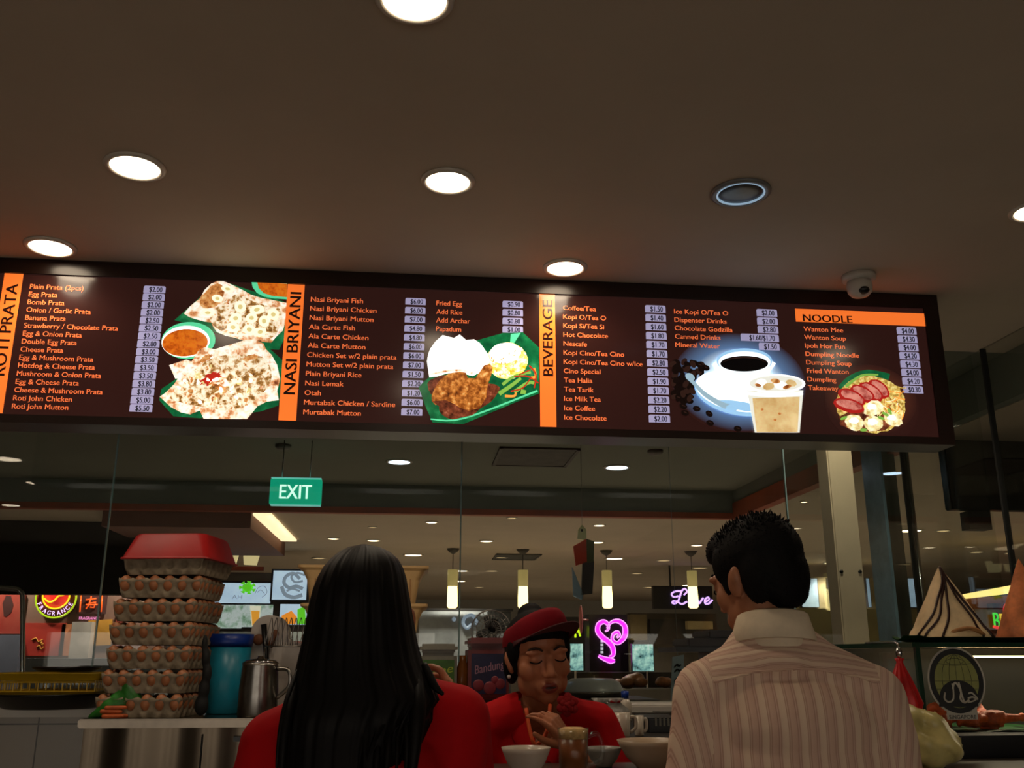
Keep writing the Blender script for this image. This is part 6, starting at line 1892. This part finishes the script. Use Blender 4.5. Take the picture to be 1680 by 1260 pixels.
def lock(pts, r_, Y=1.52):
    b = MB()
    w = [wl(x, y, Y + dy) for x, y, dy in pts]
    w = smooth_path(w, 6); n = len(w)
    b.tube(w, [r_ * (.55 + .6 * math.sin(math.pi * min(1, (i + 2) / n * 1.05))) * (1 if i < n - 1 else .2) for i in range(n)], 8)
    b.build('hair_lock', m_hair, wr)
for pts, r_ in [([(682, 1090, .06), (686, 1150, .0), (682, 1210, -.02), (674, 1290, -.03)], .011), ([(660, 1120, .05), (664, 1170, 0), (668, 1220, -.02), (664, 1290, -.03)], .0045), ([(640, 1140, .04), (640, 1180, 0), (636, 1240, -.02), (630, 1300, -.03)], .005), ([(622, 1150, .03), (622, 1200, -.0), (618, 1250, -.02), (612, 1310, -.03)], .006), ([(650, 1130, .05), (652, 1180, 0), (652, 1230, -.02), (648, 1300, -.03)], .003),
                ([(486, 1110, .05), (474, 1160, .0), (466, 1215, -.02), (460, 1300, -.03)], .007), ([(488, 1100, .05), (470, 1150, .0), (458, 1210, -.02), (452, 1290, -.02)], .0035), ([(696, 1090, .05), (712, 1124, .03), (728, 1140, .02)], .006), ([(692, 1120, .05), (702, 1144, .03), (708, 1160, .02)], .005)]:
    lock(pts, r_)

# --- man in a striped shirt, back turned, looking down to the side
MXc = P(1293, 1100, Y=1.9).x
MY = 1.9
mr = empty('person', 'person with short spiky black hair in a pale striped collared shirt, seen from behind', 'person', (MXc, MY, 0), R(-8))
inv = (Matrix.Translation((MXc, MY, 0)) @ Matrix.Rotation(R(-8), 4, 'Z')).inverted()
ml = lambda px, py, Y: inv @ P(px, py, Y=Y)
hcm = ml(1241, 935, 1.93); hcm.z = 1.602
shl, shr = V3((-.160, .0, 1.378)), V3((.156, .0, 1.370))
nk = V3((-.024, .005, 1.484))
Hs = 1.0
Mh = Matrix.Translation(hcm) @ Euler((R(-13), R(-3), R(36)), 'XYZ').to_matrix().to_4x4()
armL = [shl, V3((-.212, .0, 1.10)), V3((-.215, .06, .86))]
armR = [shr, V3((.206, .0, 1.10)), V3((.22, .06, .86))]
b = MB(); head_shapes(b, Mh); neck_shapes(b, nk + V3((0, 0, -.01)), hcm, .060, .056); b.cap(nk + V3((0, .01, 0)), Mh @ V3((0, .0, -.055)), .055, .052)
torso_shapes(b, Hs, -.006, False, 0, shl, shr, nk); legs_shapes(b, Hs)
for a_, sd in ((armR, -1), (armL, 1)):
    arm_shapes(b, a_, -.008); hand_shapes(b, frame(a_[2], a_[2] - a_[1], (sd * .9, 0, -.3)), sd, [.3, .35, .4, .45], .8)
body = link_mesh('body', remeshed(b, .0042, 4), [sk2], mr)
b = MB(); torso_shapes(b, Hs, .016, False, 0, shl, shr, nk); b.ell((nk.x, nk.y - .006, nk.z - .045), (.092, .082, .050))
for a_ in (armR, armL):
    b.cap(a_[0], a_[1], .068, .058); b.cyl(a_[1], a_[1].lerp(a_[2], .9), .056, .042); b.ell(a_[1], (.057, .057, .057))
me = remeshed(b, .006, 4)
cut_faces(me, lambda c: (V3((c.x - nk.x, (c.y - nk.y), (c.z - nk.z) * .7))).length < .054 and c.z > nk.z - .004 or c.z < .84)
rnd = [random.uniform(0, 6.28) for _ in range(6)]
for v in me.vertices:
    c = v.co
    if c.y < .1:
        f = .0035 * math.sin(c.x * 44 + 3 * math.sin(c.z * 9) + rnd[0]) + .003 * math.sin(c.x * 21 - c.z * 30 + rnd[1]) + .0022 * math.sin(c.z * 70 + c.x * 26 + rnd[2])
        f *= min(1, max(.0, (1.40 - c.z) * 5)) * (1 if abs(c.x) < .15 else .8)
        v.co += v.normal * f
yz = lambda c: 1.396 + .030 * (1 - (c.x / .17) ** 2)
ST = [(0.0, (225, 199, 174)), (.16, (225, 199, 174)), (.19, (189, 148, 129)), (.25, (217, 188, 164)), (.30, (189, 149, 130)), (.36, (214, 180, 160)), (.62, (208, 172, 152)), (.66, (181, 140, 124)), (.72, (214, 182, 162)), (.78, (186, 146, 129)), (.84, (220, 192, 168)), (1.0, (225, 199, 174))]
m_sback = stripe_mat('shirt_stripe_back', (1, 0, 0), .034, ST, wob=.012)
m_syoke = stripe_mat('shirt_stripe_yoke', (0, .55, 1), .022, ST, wob=.006)
m_ssl = stripe_mat('shirt_stripe_left_sleeve', (1, .25, .18), .026, ST, wob=.01)
m_ssr = stripe_mat('shirt_stripe_right_sleeve', (1, -.25, -.18), .026, ST, wob=.01)
seam = lambda c: abs(c.x) > .158 + max(0, (1.36 - c.z)) * .10
sl, me = split_part(me, lambda c: seam(c) and c.x < 0)
sr, me = split_part(me, lambda c: seam(c) and c.x > 0)
yk, me = split_part(me, lambda c: c.z > yz(c) and c.y < .10)
sh = link_mesh('shirt', me, m_sback, mr)
for nm, m_, mm in (('sleeve', sl, m_ssl), ('sleeve', sr, m_ssr), ('yoke', yk, m_syoke)):
    o = link_mesh(nm, m_, mm, sh)
# raised seam where the yoke meets the back
yv = [v.co.copy() for v in yk.vertices if abs(v.co.z - yz(v.co)) < .006 and v.co.y < 0]
yv.sort(key=lambda c: c.x)
step = max(1, len(yv) // 26)
pts = [sum((V3(p) for p in yv[i:i + step]), V3()) / len(yv[i:i + step]) for i in range(0, len(yv), step)]
m_col = mat('collar_cloth', (224, 206, 178), .85, noise=(20, .04), spec=.15)
b = MB(); b.tube(smooth_path([p + V3((0, -.001, 0)) for p in pts], 2), .0026, 6); b.build('seam', m_syoke, sh)
# collar: stand and folded leaf
b = MB(); rows = []
for r_, z in ((.066, -.012), (.063, .018), (.0615, .044), (.0635, .050), (.068, .047), (.074, .024), (.082, -.004), (.080, -.006), (.071, .022), (.066, .034)):
    row = []
    for j in range(49):
        a = R(118 + (304) * j / 48)          # open at the front
        t_ = .016 * math.cos(a - R(270)) if z > -.01 else 0
        row.append((nk.x + r_ * 1.04 * math.cos(a), nk.y - .004 + r_ * math.sin(a), nk.z + z + t_ * .7 - .004))
    rows.append(row)
b.grid(rows); b.build('collar', m_col, sh)
trousers(mr, Hs, m_trou); shoes(mr, m_shoe)
# hair
def man_hair(M):
    b = MB(); b.M = M
    b.ell((0, -.020, .044), (.082, .098, .084)); b.ell((0, .030, .074), (.066, .066, .046)); b.ell((0, -.062, .0), (.066, .052, .078)); b.ell((0, -.070, -.038), (.052, .030, .040))
    b.ell((0, .066, .070), (.05, .03, .026))
    for sx in (-1, 1):
        b.ell((sx * .066, .022, .034), (.014, .026, .040)); b.ell((sx * .068, .020, -.006), (.008, .012, .022)); b.ell((sx * .058, -.046, .0), (.022, .036, .062))
    me = remeshed(b, .0045, 5)
    bm = bmesh.new(); bm.from_mesh(me); 
    random.seed(3)
    tri = []
    iM = M.inverted(); R3 = M.to_3x3()
    bm.faces.ensure_lookup_table()
    cand = [f for f in bm.faces]
    out = MB()
    for f in random.sample(cand, 2600):
        c = f.calc_center_median(); n = f.normal; lc = iM @ c
        top = max(0, min(1, (lc.z - .05) / .06))
        L = .003 + .004 * top * random.random() + (.010 * random.random() ** 2 if top > .6 and lc.y < .03 else 0)
        flow = R3 @ V3((0, .35 if lc.y > .04 else -.25, -.75 + 1.3 * top))
        dd = (n * (.18 + .35 * top) + flow * .9 + V3((random.uniform(-.3, .3), random.uniform(-.3, .3), random.uniform(-.15, .3)))).normalized()
        s0 = c - n * .002
        out.tube([s0, s0 + dd * L * .6 + n * .001, s0 + dd * L + V3((0, 0, -.001 * (1 - top)))], [.0022, .0016, .0003], 4, caps=False)
    bm.free()
    k = MB(); k.v = [v.co.copy() for v in me.vertices]; k.f = [tuple(p.vertices) for p in me.polygons]; k.mi = [0] * len(k.f); k.sm = [True] * len(k.f)
    k.add(out.v, out.f, True)
    bpy.data.meshes.remove(me)
    return k
man_hair(Mh).build('hair', m_hairs, mr, recalc=False)
def brows(M, root, m_):
    for sx in (-1, 1):
        b = MB(); b.M = M
        b.tube(smooth_path([(sx * .014, .0885, .026), (sx * .030, .0870, .034), (sx * .048, .0735, .029)], 4), [.0028] * 8 + [.0012], 6)
        b.build('eyebrow', m_, root)
def lashes(M, root, m_, z=-.002):
    for sx in (-1, 1):
        b = MB(); b.M = M
        b.tube(smooth_path([(sx * .0165, .0845, z + .002), (sx * .024, .0885, z - .002), (sx * .032, .0890, z - .0034), (sx * .040, .0855, z - .002), (sx * .0455, .0795, z + .001)], 4), .0017, 6)
        b.build('eyelash', m_, root)
brows(Mh, mr, m_hairs); lashes(Mh, mr, m_hairs)

# --- staff member behind the counter, facing the viewer
SXc, SY = P(888, 1150, Y=2.66).x, 2.66
RZ = R(176)
srt = empty('person', 'staff member in a maroon visor cap and red shirt, facing the viewer, hand raised', 'person', (SXc, SY, 0), RZ)
inv = (Matrix.Translation((SXc, SY, 0)) @ Matrix.Rotation(RZ, 4, 'Z')).inverted()
sl_ = lambda px, py, Y: inv @ P(px, py, Y=Y)
hcs = sl_(884, 1093, 2.60); hcs.z = 1.448
shl, shr = V3((-.148, .0, 1.268)), V3((.150, .0, 1.270))
nk = V3((0, .012, 1.325))
Hs = 1.262 / 1.38
Mh = Matrix.Translation(hcs) @ Euler((R(-6), R(5), R(13)), 'XYZ').to_matrix().to_4x4() @ Matrix.Diagonal((1.06, 1, 1, 1))
wrist = sl_(934, 1222, 2.44)
armL = [shl, V3((-.205, .06, 1.06)), wrist]        # the person's left arm, raised
armR = [shr, V3((.205, .02, 1.02)), V3((.18, .16, .94))]
b = MB(); head_shapes(b, Mh, .97, True); neck_shapes(b, nk + V3((0, -.01, -.01)), hcs, .050, .048); b.cap(nk, Mh @ V3((0, 0, -.05)), .048, .046)
torso_shapes(b, Hs, -.006, True, .0, shl, shr, nk); legs_shapes(b, Hs)
arm_shapes(b, armR, -.008); arm_shapes(b, armL, -.008)
tgt = sl_(898, 1172, 2.42)
hand_shapes(b, frame(wrist, tgt - wrist, (.25, -.6, -.75)), -1, [.35, .6, .8, .9], 1.5, .84)
hand_shapes(b, frame(armR[2], armR[2] - armR[1], (-.9, 0, -.3)), -1, [.3, .35, .4, .45], .8, .92)
me = remeshed(b, .0034, 6)
iM = Mh.inverted()
o = link_mesh('body', me, [sk1, lip1], srt)
mi = []
for p_ in me.polygons:
    c = iM @ p_.center
    mi.append(1 if (abs(c.x) < .021 * .97 and c.y > .084 and ((-.0705 < c.z < -.0535) or (-.082 < c.z <= -.0705)) and abs(c.x) < .023 - abs(c.z + .067) * .9) else 0)
me.polygons.foreach_set('material_index', mi)
b = MB(); b.M = Mh; b.ell((0, .0915, -.0655), (.0135, .006, .0028)); b.build('mouth_opening', mat('mouth_dark', (40, 14, 12), .5, noise=(9, .1)), srt)
brows(Mh, srt, mat('brow_brown', (52, 34, 26), .7, noise=(40, .2))); lashes(Mh, srt, m_hairs, .0)
for sx in (-1, 1):
    b = MB(); b.M = Mh
    b.ell((sx * .078, -.004, -.042), (.005, .005, .005), nu=10, nv=8)
    b.build('earring', mat('pearl', (220, 210, 200), .2, noise=(9, .03)), srt)
# shirt with an open V and lapels
b = MB(); torso_shapes(b, Hs, .012, True, 0, shl, shr, nk)
for a_ in (armR, armL):
    e = a_[0].lerp(a_[1], .92); b.cap(a_[0], a_[0].lerp(a_[1], .5), .064, .062); b.cyl(a_[0].lerp(a_[1], .3), e, .062, .060)
me = remeshed(b, .006, 4)
zV = 1.195
cut_faces(me, lambda c: (c.y > .0 and c.z > zV + abs(c.x) * 2.4) or ((V3((c.x, c.y - nk.y, (c.z - nk.z) * .7))).length < .062 and c.z > nk.z - .015) or c.z < .86)
for v in me.vertices:
    v.co += v.normal * (.003 * math.sin(v.co.x * 50 + v.co.z * 26))
shs = link_mesh('shirt', me, m_redc, srt)
fv = [v for v in me.vertices if v.co.y > .05 and abs(v.co.x) < .1 and 1.15 < v.co.z < 1.36]
def surf_y(x, z):
    """front of the shirt at (x, z)"""
    best = .05
    for v in fv:
        if abs(v.co.x - x) < .012 and abs(v.co.z - z) < .012 and v.co.y > best: best = v.co.y
    return best
for sx in (-1, 1):
    b = MB(); n = 9; A_, B2 = [], []
    for i in range(n):
        f = i / (n - 1)
        x = sx * (.006 + .050 * f); z = zV + .004 + f * .125
        w = .018 + .030 * math.sin(math.pi * min(1, f * .9 + .05))
        ang = f
        y0 = surf_y(sx * (.012 + .052 * f), min(z, 1.30)) if f < .75 else None
        if y0 is None: y0 = lasty * (1 - (f - .70) * 1.6)
        else: lasty = y0
        A_.append((x, y0 + .006, z)); B2.append((x + sx * w, y0 + .004 - .03 * f, z - .010 - .006 * f))
    b.grid([A_, [((p[0] + q[0]) / 2, (p[1] + q[1]) / 2 + .006, (p[2] + q[2]) / 2) for p, q in zip(A_, B2)], B2, [(q[0], q[1] - .005, q[2]) for q in B2], [(p[0], p[1] - .005, p[2]) for p in A_]])
    b.build('lapel', m_redc, shs)
b = MB()
c = sl_(931, 1156, 2.50)
fy = surf_y(c.x, c.z) if False else c.y
for rr, n, yy, sz in ((.015, 6, 0, .015), (.009, 5, .004, .011), (.003, 3, .007, .007)):
    for i in range(n):
        a = i * 2 * math.pi / n + rr * 40
        b.ell((c.x + rr * math.cos(a), c.y + yy, c.z + rr * math.sin(a)), (sz, .005, sz * .8), Matrix.Rotation(-a, 3, 'Y'), nu=10, nv=6)
b.tube([(c.x, c.y, c.z), (c.x * .9, c.y - .06, c.z - .005)], .012, 8)
b.build('cloth_flower', mat('dark_red_cloth', (150, 10, 18), .8, noise=(20, .12)), shs)
# orange lanyard in the V
b = MB(); a0, a1, a2 = sl_(871, 1206, 2.47), sl_(880, 1222, 2.46), sl_(897, 1200, 2.46)
b.tube(smooth_path([a0 + V3((.01, -.03, .06)), a0, a1, a2, a2 + V3((-.012, -.04, .06))], 4), .005, 8); b.build('lanyard', mat('orange_strap', (220, 84, 24), .6, noise=(20, .06)), srt)
trousers(srt, Hs, m_trou); shoes(srt, m_shoe)
# hair with a bun
b = MB(); b.M = Mh
b.ell((0, -.024, .036), (.080, .094, .086)); b.ell((0, .012, .066), (.070, .066, .044)); b.ell((0, -.07, .075), (.042, .04, .045)); b.ell((0, -.055, .108), (.034, .034, .03))
for sx in (-1, 1):
    b.ell((sx * .068, .0, .022), (.013, .036, .040)); b.ell((sx * .066, .018, -.012), (.007, .010, .026)); b.ell((sx * .06, -.05, -.02), (.02, .03, .05))
link_mesh('hair', remeshed(b, .0045, 5), m_hairs, srt)
# visor cap: tall front band and curved brim
m_cap = mat('maroon_cap', (128, 14, 28), .75, noise=(14, .08), spec=.15)
Mv = Mh @ Euler((R(4), 0, R(14)), 'XYZ').to_matrix().to_4x4()
vis = MB(); vis.M = Mv
rows = []
for (f, z) in ((1.0, .050), (1.0, .064), (.975, .078), (.92, .090), (.83, .098)):
    row = []
    for j in range(41):
        a = R(-35 + 250 * j / 40)
        row.append((.0775 * f * math.cos(a), -.008 + .104 * f * math.sin(a), z - .012 + (.028 + (z - .05) * .25) * max(0, math.sin(a)) - .016 * max(0, -math.sin(a))))
    rows.append(row)
inner = [[(x * .95, (y + .01) * .95 - .01, z) for x, y, z in r] for r in rows][::-1]
vis.grid(rows + inner)
vo = vis.build('visor_cap', m_cap, srt)
b = MB(); b.M = Mv; rows = []
for i in range(9):
    f = i / 8; row = []
    for j in range(31):
        a = R(12 + 156 * j / 30); ex = f * .080 * max(0.0, math.sin((a - R(12)) / R(156) * math.pi)) ** .7
        x = (.0785 + ex * .16) * math.cos(a); y = -.008 + (.105 + ex * .85) * math.sin(a)
        row.append((x, y, .042 + .028 * math.sin(a) + f * .020 * math.sin(a) - .016 * (abs(math.cos(a)) ** 2) * f))
    rows.append(row)
b.grid(rows + [[(x, y, z - .004) for x, y, z in r] for r in rows][::-1]); b.build('brim', mat('maroon_brim', (70, 12, 18), .7, noise=(14, .08)), vo)
